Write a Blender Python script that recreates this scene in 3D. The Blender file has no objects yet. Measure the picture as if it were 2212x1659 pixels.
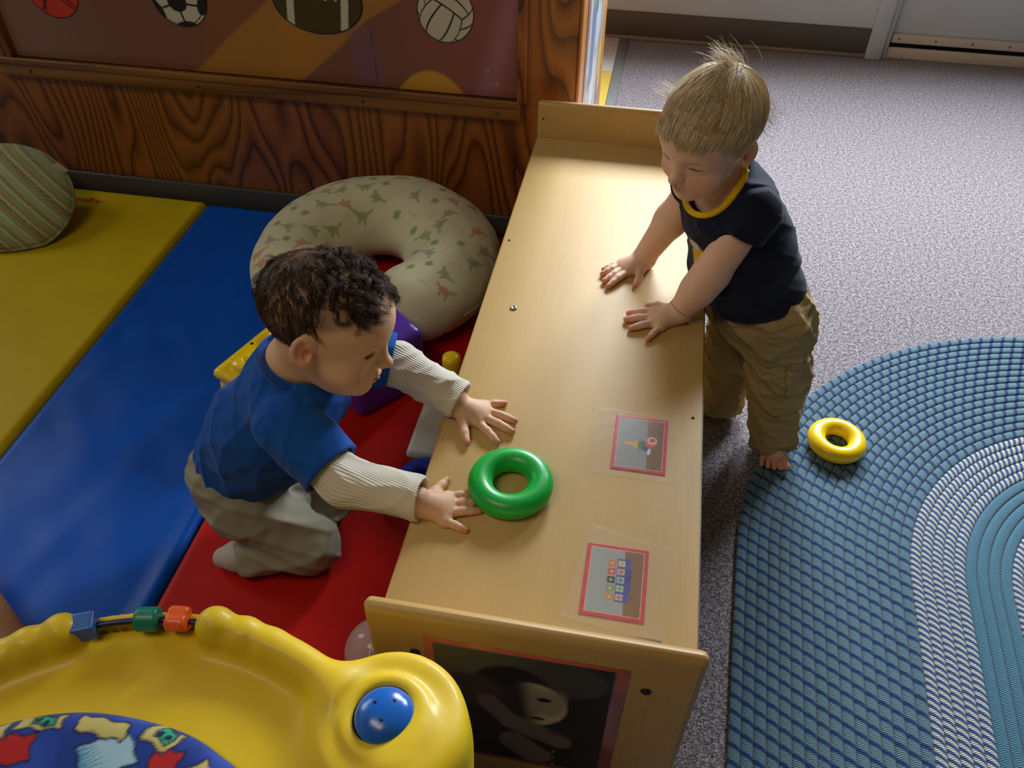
import bpy, math, random
import numpy as np
from mathutils import Matrix, Vector
random.seed(7); rng = np.random.default_rng(11)
scn = bpy.context.scene
COL = scn.collection

# ------------------------------------------------------------ camera
F_PX = 1796.43
RGT = np.array([.98443, .17541, .00777]); FWD = np.array([-.12204, .70919, -.69438])
cam_d = bpy.data.cameras.new('camera'); cam = bpy.data.objects.new('camera', cam_d); COL.objects.link(cam)
cam_d.sensor_fit = 'HORIZONTAL'; cam_d.sensor_width = 36.0; cam_d.lens = F_PX * 36.0 / 2212.0
cam_d.clip_start = .02
yaw, pitch, roll = -0.170379, 0.767483, 0.010789
f_ = Vector((math.sin(yaw)*math.cos(pitch), math.cos(yaw)*math.cos(pitch), -math.sin(pitch)))
r_ = Vector((math.cos(yaw), -math.sin(yaw), 0)); u_ = r_.cross(f_)
r2 = math.cos(roll)*r_ + math.sin(roll)*u_; u2 = -math.sin(roll)*r_ + math.cos(roll)*u_
M = Matrix(((r2.x, u2.x, -f_.x, .2443), (r2.y, u2.y, -f_.y, -.5274), (r2.z, u2.z, -f_.z, 1.2423), (0, 0, 0, 1)))
cam.matrix_world = M
scn.camera = cam

# ------------------------------------------------------------ world, lights, exposure
W = bpy.data.worlds.new('room_ambient'); scn.world = W; W.use_nodes = True
bg = W.node_tree.nodes['Background']; bg.inputs[0].default_value = (1.0, .86, .68, 1); bg.inputs[1].default_value = .06
def area(name, loc, target, sx, sy, power, color, spread=180):
    d = bpy.data.lights.new(name, 'AREA'); d.shape = 'RECTANGLE'; d.size = sx; d.size_y = sy
    d.energy = power; d.color = color; d.spread = math.radians(spread)
    o = bpy.data.objects.new(name, d); COL.objects.link(o); o.location = loc
    o.rotation_euler = (Vector(target) - Vector(loc)).to_track_quat('-Z', 'Y').to_euler()
    return o
# daylight coming through the window of the back wall, and a window of the left wall; plus an added warm overhead fill
area('window_daylight', (1.00, 3.05, 1.80), (.75, .90, .10), 2.0, .85, 345, (.80, .89, 1.0))
area('side_window_daylight', (-2.70, 1.50, 1.55), (-.4, .55, .1), 1.3, 1.1, 25, (.88, .94, 1.0))
area('overhead_fill_light', (-.7, -.7, 2.55), (-.3, .3, 0), 1.3, .5, 13, (1.0, .84, .62))  # warm fill added on the camera side to lift the faces turned this way
vs = scn.view_settings
vs.view_transform = 'Standard'; vs.look = 'None'; vs.exposure = 0.0; vs.gamma = 1.0; vs.use_curve_mapping = False

# ------------------------------------------------------------ helpers
def lin(h):
    h = h.lstrip('#'); o = []
    for i in (0, 2, 4):
        c = int(h[i:i+2], 16)/255.; o.append(c/12.92 if c <= .04045 else ((c+.055)/1.055)**2.4)
    return tuple(o)
def lin4(h): return lin(h) + (1.0,)
def tag(o, label=None, cat=None, group=None, kind=None):
    if label: o['label'] = label
    if cat: o['category'] = cat
    if group: o['group'] = group
    if kind: o['kind'] = kind
    return o
def empty(name, loc, label=None, cat=None, group=None):
    o = bpy.data.objects.new(name, None); COL.objects.link(o); o.location = loc; o.empty_display_size = .05
    return tag(o, label, cat, group)
def link(name, me, mat, parent=None, smooth=True):
    o = bpy.data.objects.new(name, me); COL.objects.link(o)
    if mat is not None and len(me.materials) == 0: me.materials.append(mat)
    if smooth and len(me.polygons): me.polygons.foreach_set('use_smooth', np.ones(len(me.polygons), bool))
    if parent is not None:
        o.parent = parent; o.matrix_parent_inverse = Matrix.Translation(parent.location).inverted() if parent.parent is None else Matrix.Identity(4)
    return o
# every mesh is written in world coordinates; a thing's Empty sits at its base and the inverse keeps the part in place
def mesh(V, Fc, cols=None, name='m'):
    me = bpy.data.meshes.new(name)
    V = np.asarray(V, np.float32)
    if isinstance(Fc, np.ndarray):
        n, k = Fc.shape
        me.vertices.add(len(V)); me.vertices.foreach_set('co', V.ravel())
        me.loops.add(n*k); me.loops.foreach_set('vertex_index', Fc.astype(np.int32).ravel())
        me.polygons.add(n); me.polygons.foreach_set('loop_start', np.arange(0, n*k, k, dtype=np.int32))
        me.update(calc_edges=True); me.validate()
    else:
        me.from_pydata(V.tolist(), [], Fc); me.update()
    if cols is not None:
        a = me.color_attributes.new('Col', 'FLOAT_COLOR', 'POINT')
        c = np.ones((len(V), 4), np.float32); c[:, :3] = cols
        a.data.foreach_set('color', c.ravel())
    return me
def fattr(me, name, vals):
    a = me.attributes.new(name, 'FLOAT', 'POINT'); a.data.foreach_set('value', np.asarray(vals, np.float32))
def vattr(me, name, vals):
    a = me.attributes.new(name, 'FLOAT_VECTOR', 'POINT'); a.data.foreach_set('vector', np.asarray(vals, np.float32).ravel())

class B:                                    # small mesh collector: boxes, tubes, lathes, discs
    def __init__(s): s.V = []; s.F = []
    def add(s, V, Fc):
        n = len(s.V); s.V += [tuple(map(float, v)) for v in V]; s.F += [tuple(n+i for i in f) for f in Fc]; return s
    def box(s, x0, x1, y0, y1, z0, z1, bev=0.0, rot=None):
        # rounded box: rings of a rounded rectangle in plan, bevel at top and bottom
        b = min(bev, (x1-x0)*.49, (y1-y0)*.49, (z1-z0)*.49)
        if b <= 0:
            V = [(x, y, z) for z in (z0, z1) for (x, y) in ((x0, y0), (x1, y0), (x1, y1), (x0, y1))]
            Fc = [(3, 2, 1, 0), (4, 5, 6, 7), (0, 1, 5, 4), (1, 2, 6, 5), (2, 3, 7, 6), (3, 0, 4, 7)]
        else:
            V = []; Fc = []; rings = []; k = 3
            for (z, ins) in [(z0 + b*(1-math.sin(a)), b*(1-math.cos(a))) for a in (math.pi/2, math.pi/4, 0)] + [(z1 - b*(1-math.sin(a)), b*(1-math.cos(a))) for a in (0, math.pi/4, math.pi/2)]:
                r = []
                rr = max(b-ins, b*.05)
                for ci, (cx, cy) in enumerate(((x1-b, y1-b), (x0+b, y1-b), (x0+b, y0+b), (x1-b, y0+b))):
                    for j in range(k+1):
                        a = ci*math.pi/2 + j*math.pi/2/k
                        r.append((cx+rr*math.cos(a), cy+rr*math.sin(a), z))
                rings.append(r)
            n = len(rings[0])
            for r in rings: V += r
            for i in range(len(rings)-1):
                for j in range(n): Fc.append((i*n+j, i*n+(j+1) % n, (i+1)*n+(j+1) % n, (i+1)*n+j))
            Fc.append(tuple(range(n-1, -1, -1))); Fc.append(tuple((len(rings)-1)*n+j for j in range(n)))
        if rot is not None: V = [rot @ Vector(v) for v in V]
        return s.add(V, Fc)
    def tube(s, P, R, n=10, closed=False, cap=True, flat=1.0, up=(0, 0, 1)):
        P = np.asarray(P, float); m = len(P); R = np.broadcast_to(np.asarray(R, float), (m,))
        V = []; Fc = []; up = np.array(up, float)
        for i in range(m):
            t = P[(i+1) % m]-P[i-1] if closed else P[min(i+1, m-1)]-P[max(i-1, 0)]
            t = t/(np.linalg.norm(t)+1e-12)
            a = np.cross(t, up); la = np.linalg.norm(a)
            a = a/la if la > 1e-4 else np.array([1., 0, 0]); b = np.cross(a, t)
            for j in range(n):
                w = 2*math.pi*j/n; V.append(P[i]+R[i]*(math.cos(w)*a+math.sin(w)*flat*b))
        for i in range(m if closed else m-1):
            for j in range(n): Fc.append((i*n+j, i*n+(j+1) % n, ((i+1) % m)*n+(j+1) % n, ((i+1) % m)*n+j))
        if cap and not closed:
            Fc.append(tuple(range(n-1, -1, -1))); Fc.append(tuple((m-1)*n+j for j in range(n)))
        return s.add(V, Fc)
    def lathe(s, prof, c, n=40, ax=None, capb=True, capt=True):
        # prof: (r, h) pairs; ax: 3x3 matrix (columns x, y, axis)
        ax = np.eye(3) if ax is None else np.asarray(ax, float); c = np.asarray(c, float); V = []; Fc = []
        for r, h in prof:
            for j in range(n):
                w = 2*math.pi*j/n; V.append(c+ax @ np.array([r*math.cos(w), r*math.sin(w), h]))
        for i in range(len(prof)-1):
            for j in range(n): Fc.append((i*n+j, i*n+(j+1) % n, (i+1)*n+(j+1) % n, (i+1)*n+j))
        if capb: Fc.append(tuple(range(n-1, -1, -1)))
        if capt: Fc.append(tuple((len(prof)-1)*n+j for j in range(n)))
        return s.add(V, Fc)
    def torus(s, c, R, r, n=64, m=24, ax=None, flat=1.0):
        ax = np.eye(3) if ax is None else np.asarray(ax, float); c = np.asarray(c, float); V = []; Fc = []
        for i in range(n):
            a = 2*math.pi*i/n
            for j in range(m):
                b = 2*math.pi*j/m
                V.append(c+ax @ np.array([(R+r*math.cos(b))*math.cos(a), (R+r*math.cos(b))*math.sin(a), r*flat*math.sin(b)]))
        for i in range(n):
            for j in range(m): Fc.append((i*m+j, ((i+1) % n)*m+j, ((i+1) % n)*m+(j+1) % m, i*m+(j+1) % m))
        return s.add(V, Fc)
    def build(s, name, mat, parent=None, smooth=True, angle=None):
        me = mesh(s.V, s.F)
        o = link(name, me, mat, parent, smooth)
        if smooth and angle: me.set_sharp_from_angle(angle=math.radians(angle))
        return o

# ------------------------------------------------------------ materials
def newmat(name):
    m = bpy.data.materials.new(name); m.use_nodes = True; nt = m.node_tree
    return m, nt, nt.nodes['Principled BSDF']
def N(nt, t, **kw):
    n = nt.nodes.new(t)
    for k, v in kw.items(): setattr(n, k, v)
    return n
def ramp(nt, fac, stops, interp='LINEAR'):
    r = N(nt, 'ShaderNodeValToRGB'); r.color_ramp.interpolation = interp
    e = r.color_ramp.elements
    while len(e) > 1: e.remove(e[-1])
    e[0].position = stops[0][0]; e[0].color = tuple(stops[0][1])+(1,) if len(stops[0][1]) == 3 else stops[0][1]
    for p, c in stops[1:]:
        x = e.new(p); x.color = tuple(c)+(1,) if len(c) == 3 else c
    nt.links.new(fac, r.inputs[0]); return r.outputs[0]
def coords(nt, scale=(1, 1, 1), rot=(0, 0, 0), loc=(0, 0, 0)):
    g = N(nt, 'ShaderNodeNewGeometry'); mp = N(nt, 'ShaderNodeMapping')
    mp.inputs['Scale'].default_value = scale; mp.inputs['Rotation'].default_value = rot; mp.inputs['Location'].default_value = loc
    tc = N(nt, 'ShaderNodeTexCoord')
    nt.links.new(tc.outputs['Object'], mp.inputs['Vector']); nt.nodes.remove(g); return mp.outputs[0]
def noise(nt, vec, scale, detail=3, rough=.5, dist=0):
    n = N(nt, 'ShaderNodeTexNoise'); n.inputs['Scale'].default_value = scale; n.inputs['Detail'].default_value = detail
    n.inputs['Roughness'].default_value = rough; n.inputs['Distortion'].default_value = dist
    nt.links.new(vec, n.inputs['Vector']); return n.outputs['Fac']
def bump(nt, bs, h, strength, dist=.002):
    b = N(nt, 'ShaderNodeBump'); b.inputs['Strength'].default_value = strength; b.inputs['Distance'].default_value = dist
    nt.links.new(h, b.inputs['Height']); nt.links.new(b.outputs[0], bs.inputs['Normal'])
def plain(name, col, rough=.5, spec=.5, vary=.06, vscale=30, bmp=0, bscale=400, coat=0, sss=0, trans=0, sheen=0, metal=0):
    m, nt, bs = newmat(name); c = lin(col) if isinstance(col, str) else col
    v = coords(nt)
    if vary:
        f = noise(nt, v, vscale, 3)
        o = ramp(nt, f, [(.25, tuple(x*(1-vary) for x in c)), (.75, tuple(min(1, x*(1+vary)) for x in c))])
        nt.links.new(o, bs.inputs['Base Color'])
    else: bs.inputs['Base Color'].default_value = tuple(c)+(1,)
    bs.inputs['Roughness'].default_value = rough; bs.inputs['Specular IOR Level'].default_value = spec
    bs.inputs['Coat Weight'].default_value = coat; bs.inputs['Metallic'].default_value = metal
    bs.inputs['Coat Roughness'].default_value = .15
    bs.inputs['Sheen Weight'].default_value = sheen
    if sss:
        bs.inputs['Subsurface Weight'].default_value = sss; bs.inputs['Subsurface Radius'].default_value = (1, .4, .2); bs.inputs['Subsurface Scale'].default_value = .006
    if bmp: bump(nt, bs, noise(nt, v, bscale, 2), bmp, .001)
    return m
def vcol(name, rough=.6, spec=.4, bmp=0, bscale=500, sss=0, coat=0, sheen=0, rib=False, vary=0, vscale=60, bdist=.001):
    m, nt, bs = newmat(name)
    a = N(nt, 'ShaderNodeAttribute', attribute_name='Col'); out = a.outputs['Color']
    if vary:
        f = noise(nt, coords(nt), vscale, 4)
        mx = N(nt, 'ShaderNodeMix', data_type='RGBA', blend_type='MULTIPLY'); mx.inputs[0].default_value = 1
        k = ramp(nt, f, [(.25, (1-vary,)*3), (.75, (1, 1, 1))])
        nt.links.new(out, mx.inputs[6]); nt.links.new(k, mx.inputs[7]); out = mx.outputs[2]
    nt.links.new(out, bs.inputs['Base Color'])
    bs.inputs['Roughness'].default_value = rough; bs.inputs['Specular IOR Level'].default_value = spec
    bs.inputs['Coat Weight'].default_value = coat; bs.inputs['Coat Roughness'].default_value = .2; bs.inputs['Sheen Weight'].default_value = sheen
    if sss:
        bs.inputs['Subsurface Weight'].default_value = sss; bs.inputs['Subsurface Radius'].default_value = (1, .35, .2); bs.inputs['Subsurface Scale'].default_value = .005
    if rib:
        ra = N(nt, 'ShaderNodeAttribute', attribute_name='rib'); s = N(nt, 'ShaderNodeMath', operation='SINE')
        nt.links.new(ra.outputs['Fac'], s.inputs[0]); bump(nt, bs, s.outputs[0], .35, .0010)
    elif bmp: bump(nt, bs, noise(nt, coords(nt), bscale, 2), bmp, bdist)
    return m
def wood(name, cols, rough=.35, axis='Z', scale=14, stretch=.12, distort=5, bands=(0.0, .45, .62, 1.0), coat=.2):
    m, nt, bs = newmat(name)
    s = {'X': (stretch, 1, 1), 'Y': (1, stretch, 1), 'Z': (1, 1, stretch)}[axis]
    v = coords(nt, s)
    wv = N(nt, 'ShaderNodeTexNoise'); wv.inputs['Scale'].default_value = scale*.22; wv.inputs['Detail'].default_value = 2; nt.links.new(v, wv.inputs['Vector'])
    mul = N(nt, 'ShaderNodeMath', operation='MULTIPLY'); mul.inputs[1].default_value = distort; nt.links.new(wv.outputs['Fac'], mul.inputs[0])
    fr = N(nt, 'ShaderNodeMath', operation='FRACT'); nt.links.new(mul.outputs[0], fr.inputs[0])
    fine = noise(nt, coords(nt, {'X': (.04, 1, 1), 'Y': (1, .04, 1), 'Z': (1, 1, .04)}[axis]), 260, 3, .6)
    ad = N(nt, 'ShaderNodeMath', operation='MULTIPLY_ADD'); ad.inputs[1].default_value = .35; nt.links.new(fine, ad.inputs[0]); nt.links.new(fr.outputs[0], ad.inputs[2])
    sb = N(nt, 'ShaderNodeMath', operation='SUBTRACT'); sb.inputs[1].default_value = .17; nt.links.new(ad.outputs[0], sb.inputs[0])
    c = [lin(x) for x in cols]
    o = ramp(nt, sb.outputs[0], list(zip(bands, c)))
    nt.links.new(o, bs.inputs['Base Color']); bs.inputs['Roughness'].default_value = rough
    bs.inputs['Coat Weight'].default_value = coat; bs.inputs['Coat Roughness'].default_value = .25
    bump(nt, bs, fine, .06, .001)
    return m
MT = {}
# ------------------------------------------------------------ soft-body modelling: smooth unions of round cones and ellipsoids, meshed with surface nets
def nrm(v): v = np.asarray(v, float); return v/(np.linalg.norm(v)+1e-12)
def frame(F_, U_):
    F_ = nrm(F_); U_ = np.asarray(U_, float); U_ = nrm(U_-U_ @ F_*F_); L_ = np.cross(U_, F_)
    return np.c_[L_, F_, U_]
def vlen(x): return np.sqrt(np.einsum('ij,ij->i', x, x))
class Sdf:
    def __init__(s, disp=None): s.P = []; s.disp = disp
    def cap(s, a, b, ra, rb=None, k=.01, op='u', sc=None, fr=None):
        a = np.array(a, float); b = np.array(b, float); rb = ra if rb is None else rb
        if sc is not None:                                 # flattened along the axes of fr
            fr = np.eye(3) if fr is None else np.asarray(fr, float); sc = np.array(sc, float)
            Ti = np.diag(1/sc) @ fr.T; a2 = Ti @ a; b2 = Ti @ b; mn = sc.min(); mxs = sc.max()
        else: Ti = None; a2, b2, mn, mxs = a, b, 1., 1.
        d = b2-a2; dd = d @ d+1e-12
        def f(p):
            pp = p @ Ti.T if Ti is not None else p
            t = np.clip(((pp-a2) @ d)/dd, 0, 1)
            return (vlen(pp-a2-t[:, None]*d)-(ra+(rb-ra)*t))*mn
        s.P.append((f, (a+b)/2, np.linalg.norm(b-a)/2+max(ra, rb)*mxs, k, op)); return s
    def chain(s, pts, rs, k=.01, op='u', **kw):
        for i in range(len(pts)-1): s.cap(pts[i], pts[i+1], rs[i], rs[i+1], k, op, **kw)
        return s
    def ell(s, c, r, fr=None, k=.01, op='u'):
        c = np.array(c, float); r = np.array(r, float)*np.ones(3); fr = np.eye(3) if fr is None else np.asarray(fr, float)
        def f(p):
            x = (p-c) @ fr; k0 = vlen(x/r); k1 = vlen(x/(r*r))+1e-9
            return np.where(k0 < 1e-6, -r.min(), k0*(k0-1)/k1)
        s.P.append((f, c, r.max(), k, op)); return s
    def box(s, c, h, rad, fr=None, k=.005, op='u'):
        c = np.array(c, float); h = np.array(h, float)-rad; fr = np.eye(3) if fr is None else np.asarray(fr, float)
        def f(p):
            x = np.abs((p-c) @ fr)-h
            return vlen(np.maximum(x, 0))+np.minimum(x.max(1), 0)-rad
        s.P.append((f, c, np.linalg.norm(h)+rad, k, op)); return s
    def plane(s, p0, n, k=.003, op='i'):                     # keeps the side the normal points away from
        p0 = np.array(p0, float); n = nrm(n)
        s.P.append((lambda p: (p-p0) @ n, None, 0, k, op)); return s
    def fn(s, f, c, r, k=.005, op='u'): s.P.append((f, np.array(c, float), r, k, op)); return s
    def ev(s, p, c=None, R=0):
        d = np.full(len(p), .2)
        dn = s.disp is None
        for f, pc, pr, k, op in s.P:
            if not dn and op != 'u':
                dn = True; m = np.abs(d) < .014
                if m.any(): d[m] += s.disp(p[m])
            if c is not None and pc is not None and np.linalg.norm(pc-c) > pr+R+k+.004: continue
            e = f(p)
            if op == 'u': h = np.maximum(k-np.abs(d-e), 0)/k; d = np.minimum(d, e)-h*h*k*.25
            else:
                if op == 's': e = -e
                h = np.maximum(k-np.abs(d-e), 0)/k; d = np.maximum(d, e)+h*h*k*.25
        if not dn:
            m = np.abs(d) < .012
            if m.any(): d[m] += s.disp(p[m])
        return d
    def mesh(s, h, smooth=1):
        us = [(c, r) for f, c, r, k, op in s.P if op == 'u']
        lo = np.min([c-r for c, r in us], 0)-3*h-.004; hi = np.max([c+r for c, r in us], 0)+3*h+.004
        nb = 16; n = (np.ceil((hi-lo)/h/nb).astype(int))*nb
        D = np.full(n, 1., np.float32); BR = nb*h*.5*1.7321
        C = np.array([c for c, r in us]); Rr = np.array([r for c, r in us])
        g = np.stack(np.meshgrid(*[np.arange(nb)]*3, indexing='ij'), -1).reshape(-1, 3)*h
        for i in range(0, n[0], nb):
            for j in range(0, n[1], nb):
                for k in range(0, n[2], nb):
                    o = lo+np.array([i, j, k])*h; c = o+nb*h*.5
                    if not np.any(np.linalg.norm(C-c, axis=1) < Rr+BR+.012): continue
                    dc = s.ev(c[None], c, BR)[0]
                    if abs(dc) > BR*1.25+.008:
                        if dc < 0: D[i:i+nb, j:j+nb, k:k+nb] = -1
                        continue
                    D[i:i+nb, j:j+nb, k:k+nb] = s.ev(g+o, c, BR).reshape(nb, nb, nb)
        return nets(D, lo, h, smooth)
    def hit(s, o, d, t0=0., t1=.4, n=160):
        # last crossing from inside to outside along a ray
        o = np.asarray(o, float); d = nrm(d); t = np.linspace(t0, t1, n); v = s.ev(o+t[:, None]*d)
        ins = np.where(v < 0)[0]
        i = ins[-1] if len(ins) else 0
        if i+1 < n: return o+d*(t[i]+(t[i+1]-t[i])*(v[i]/(v[i]-v[i+1]+1e-12)))
        return o+d*t[i]
def nets(D, lo, h, smooth=1):
    S = D < 0
    def corners(A):
        return [A[a:A.shape[0]-1+a, b:A.shape[1]-1+b, c:A.shape[2]-1+c] for a in (0, 1) for b in (0, 1) for c in (0, 1)]
    cs = corners(S); al = cs[0].copy(); an = cs[0].copy()
    for c in cs[1:]: al &= c; an |= c
    mix = an & ~al; idx = np.argwhere(mix); m = len(idx)
    vid = np.full(mix.shape, -1, np.int32); vid[mix] = np.arange(m)
    offs = np.array([(a, b, c) for a in (0, 1) for b in (0, 1) for c in (0, 1)])
    vals = np.stack([D[idx[:, 0]+o[0], idx[:, 1]+o[1], idx[:, 2]+o[2]] for o in offs], 1)
    acc = np.zeros((m, 3)); cnt = np.zeros(m)
    for i in range(8):
        for j in range(i+1, 8):
            if np.abs(offs[i]-offs[j]).sum() != 1: continue
            a, b = vals[:, i], vals[:, j]; x = (a < 0) != (b < 0)
            t = np.where(x, a/(a-b+1e-20), 0)
            acc += np.where(x[:, None], offs[i]+t[:, None]*(offs[j]-offs[i]), 0); cnt += x
    V = lo+(idx+acc/cnt[:, None])*h
    Q = []
    for ax in range(3):
        sl0 = [slice(None)]*3; sl1 = [slice(None)]*3; sl0[ax] = slice(0, -1); sl1[ax] = slice(1, None)
        a = S[tuple(sl0)]; b = S[tuple(sl1)]; e = np.argwhere(a != b)
        o1, o2 = [(1, 2), (2, 0), (0, 1)][ax]
        e = e[(e[:, o1] > 0) & (e[:, o2] > 0) & (e[:, o1] < D.shape[o1]-1) & (e[:, o2] < D.shape[o2]-1)]
        ins = S[e[:, 0], e[:, 1], e[:, 2]]
        def cell(d1, d2):
            c = e.copy(); c[:, o1] -= d1; c[:, o2] -= d2; return vid[c[:, 0], c[:, 1], c[:, 2]]
        q = np.stack([cell(1, 1), cell(0, 1), cell(0, 0), cell(1, 0)], 1)
        q[~ins] = q[~ins][:, ::-1]; Q.append(q)
    Q = np.concatenate(Q); Q = Q[(Q >= 0).all(1)]
    for _ in range(smooth):
        A = np.zeros_like(V); n = np.zeros(len(V))
        for i in range(4):
            np.add.at(A, Q[:, i], V[Q[:, (i+1) % 4]]+V[Q[:, (i-1) % 4]]); np.add.at(n, Q[:, i], 2)
        V = V*.5+.5*A/np.maximum(n, 1)[:, None]
    return V, Q
def sines(p, seeds, amp, freq):                             # cheap smooth folds
    r = np.random.default_rng(seeds); o = np.zeros(len(p))
    for i in range(6):
        d = nrm(r.normal(size=3)); o += np.sin(p @ d*freq*(.6+.8*r.random())*6.283+r.random()*6.283+1.3*np.sin(p @ nrm(r.normal(size=3))*freq*3.1))
    return o*amp/3
def sstep(a, b, x): t = np.clip((x-a)/(b-a), 0, 1); return t*t*(3-2*t)
def paint(C, w, col): w = np.clip(w, 0, 1)[:, None]; return C*(1-w)+np.array(col)*w
def grid_patch(o, ax, ay, nx, ny, colf, name, mat, parent, thick=None):
    # flat printed sheet from corner o along ax, ay, one colour per vertex
    u = np.linspace(0, 1, nx); v = np.linspace(0, 1, ny); U, Vv = np.meshgrid(u, v, indexing='ij')
    o = np.array(o, float); ax = np.array(ax, float); ay = np.array(ay, float)
    P = o+U.reshape(-1, 1)*ax+Vv.reshape(-1, 1)*ay
    i = np.arange((nx-1)*(ny-1)); a = (i//(ny-1))*ny+i % (ny-1)
    Q = np.stack([a, a+ny, a+ny+1, a+1], 1)
    cols = colf(U.ravel(), Vv.ravel())
    if thick:                                               # a real thickness: back sheet and rim
        n = nrm(np.cross(ax, ay)); nP = len(P)
        P = np.r_[P, P-n*thick]; cols = np.r_[cols, cols]
        Qb = Q[:, ::-1]+nP
        rim = list(range(0, nx*ny, ny))+[(nx-1)*ny+j for j in range(1, ny)]+[(nx-1-k)*ny+ny-1 for k in range(1, nx)]+[ny-1-j for j in range(1, ny-1)]
        rim = np.array(rim); rn = np.roll(rim, -1)
        Q = np.r_[Q, Qb, np.stack([rim, rim+nP, rn+nP, rn], 1)]
    return link(name, mesh(P, Q, cols), mat, parent, smooth=False)
# ------------------------------------------------------------ materials of the setting
def carpet_mat():
    m, nt, bs = newmat('carpet_pile'); v = coords(nt)
    f = noise(nt, v, 300, 2, .7); g = noise(nt, v, 120, 2, .6)
    ad = N(nt, 'ShaderNodeMath', operation='MULTIPLY_ADD'); ad.inputs[1].default_value = .45; nt.links.new(g, ad.inputs[0]); nt.links.new(f, ad.inputs[2])
    o = ramp(nt, ad.outputs[0], [(.56, lin('#3c3537')), (.68, lin('#6e6568')), (.75, lin('#857c7e')), (.88, lin('#b5adae'))])
    nt.links.new(o, bs.inputs['Base Color']); bs.inputs['Roughness'].default_value = .95; bs.inputs['Specular IOR Level'].default_value = .15
    bs.inputs['Sheen Weight'].default_value = .25
    bump(nt, bs, ad.outputs[0], .5, .003); return m
MT['carpet'] = carpet_mat()
MT['wall'] = plain('painted_wall', '#c6d0d5', .7, .3, .03, 6, .08, 300)
MT['base'] = plain('vinyl_base', '#5d564e', .5, .4, .05, 12)
MT['base_dark'] = plain('dark_vinyl_base', '#474540', .45, .4, .06, 12)
MT['shoe'] = plain('base_trim', '#8b8275', .6, .3)
MT['vinyl_white'] = plain('white_vinyl_tile', '#c9c6bd', .4, .5, .05, 40)
MT['vinyl_yellow'] = plain('yellow_vinyl_tile', '#d6b24a', .4, .5, .05, 40)
MT['strip'] = plain('grey_transition_strip', '#6e716b', .5, .4, .06, 30)
MT['doorpaint'] = plain('door_paint', '#c2c9ca', .5, .4, .03, 8)
MT['cream'] = plain('cream_metal', '#cfc5b3', .45, .4, .04, 25)
MT['black'] = plain('black_gap', '#0c0b0a', .8, .2, 0)
MT['screw'] = plain('steel', '#8f8c86', .35, .5, 0, metal=.9)
MT['darkscrew'] = plain('dark_bolt', '#2a2018', .35, .5, 0, metal=.5)
MT['oldscrew'] = plain('painted_screw', '#4e4022', .5, .4, 0)
MT['oak'] = wood('oak_ply', ['#4d280d', '#8e5120', '#a46329', '#824818'], .42, 'Z', 15, .20, 34, (0, .34, .7, 1), .15)
MT['oak_rail'] = wood('oak_rail', ['#63390f', '#84531c', '#916022', '#774a18'], .42, 'X', 20, .08, 7, (0, .3, .6, 1), .25)
MT['oak_lit_end'] = wood('oak_lit_end', ['#a05f26', '#c88642', '#d79752', '#b87436'], .35, 'Z', 16, .1, 5, (0, .3, .6, 1), .3)  # brighter copy of the oak: daylight on the end face put into the colour
MT['maple'] = wood('maple_laminate', ['#b48c4c', '#c49f5e', '#caa768', '#bd9755'], .56, 'Y', 10, .1, 3, (0, .35, .6, 1), .0)
MT['maple_x'] = wood('maple_panel', ['#a87d3c', '#b88f4c', '#be9754', '#b08644'], .45, 'Z', 10, .12, 3, (0, .35, .6, 1), .05)
MT['edge'] = plain('edge_band', '#b98a4e', .4, .4)
MT['print'] = vcol('flat_print', .35, .4, coat=.35)
MT['print_matte'] = vcol('photo_print', .3, .5, coat=.3)
def struct(b, name, mat, parent=None, **kw):
    o = b.build(name, mat, parent, **kw)
    if parent is None: o['kind'] = 'structure'
    return o
# ------------------------------------------------------------ floor and walls
struct(B().box(-3.0, 3.2, -2.4, 2.70, -.05, 0), 'floor', MT['carpet'], smooth=False)
WBK = 2.685
struct(B().box(-3.0, -.55, WBK, WBK+.12, 0, 2.6).box(.95, 1.04, WBK, WBK+.12, 0, 2.6).box(-.55, .95, WBK, WBK+.12, 0, .95).box(-.55, .95, WBK, WBK+.12, 2.05, 2.6).box(1.04, 2.0, WBK, WBK+.12, 2.05, 2.6).box(2.0, 3.2, WBK, WBK+.12, 0, 2.6), 'wall_back', MT['wall'], smooth=False)
w1 = struct(B().box(-.55, -.51, WBK+.03, WBK+.09, .95, 2.05).box(.91, .95, WBK+.03, WBK+.09, .95, 2.05).box(-.51, .91, WBK+.03, WBK+.09, .95, .99).box(-.51, .91, WBK+.03, WBK+.09, 2.01, 2.05), 'window_1', MT['cream'], smooth=False)
B().box(-.58, .98, WBK-.03, WBK+.03, .915, .95, .006).build('window_sill', MT['cream'], w1)
glass, nt, bs = newmat('window_glass'); bs.inputs['Roughness'].default_value = .03
tr_ = N(nt, 'ShaderNodeBsdfTransparent'); mxs = N(nt, 'ShaderNodeMixShader'); mxs.inputs[0].default_value = .08
nt.links.new(tr_.outputs[0], mxs.inputs[1]); nt.links.new(bs.outputs[0], mxs.inputs[2]); nt.links.new(mxs.outputs[0], nt.nodes['Material Output'].inputs['Surface'])
B().box(-.51, .91, WBK+.055, WBK+.061, .99, 2.01).build('pane', glass, w1, smooth=False)
struct(B().box(-.6, .985, WBK-.012, WBK, .012, .10, .003), 'baseboard_back', MT['base'])
struct(B().box(-.6, .985, WBK-.022, WBK-.001, 0, .014, .004), 'trim_1', MT['shoe'])
struct(B().box(.986, 1.040, WBK-.030, WBK+.02, 0, 2.05, .004), 'trim_2', MT['doorpaint'])
struct(B().box(1.040, 1.060, WBK-.012, WBK+.06, 0, 2.05, .003), 'trim_3', MT['doorpaint'])
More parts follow.
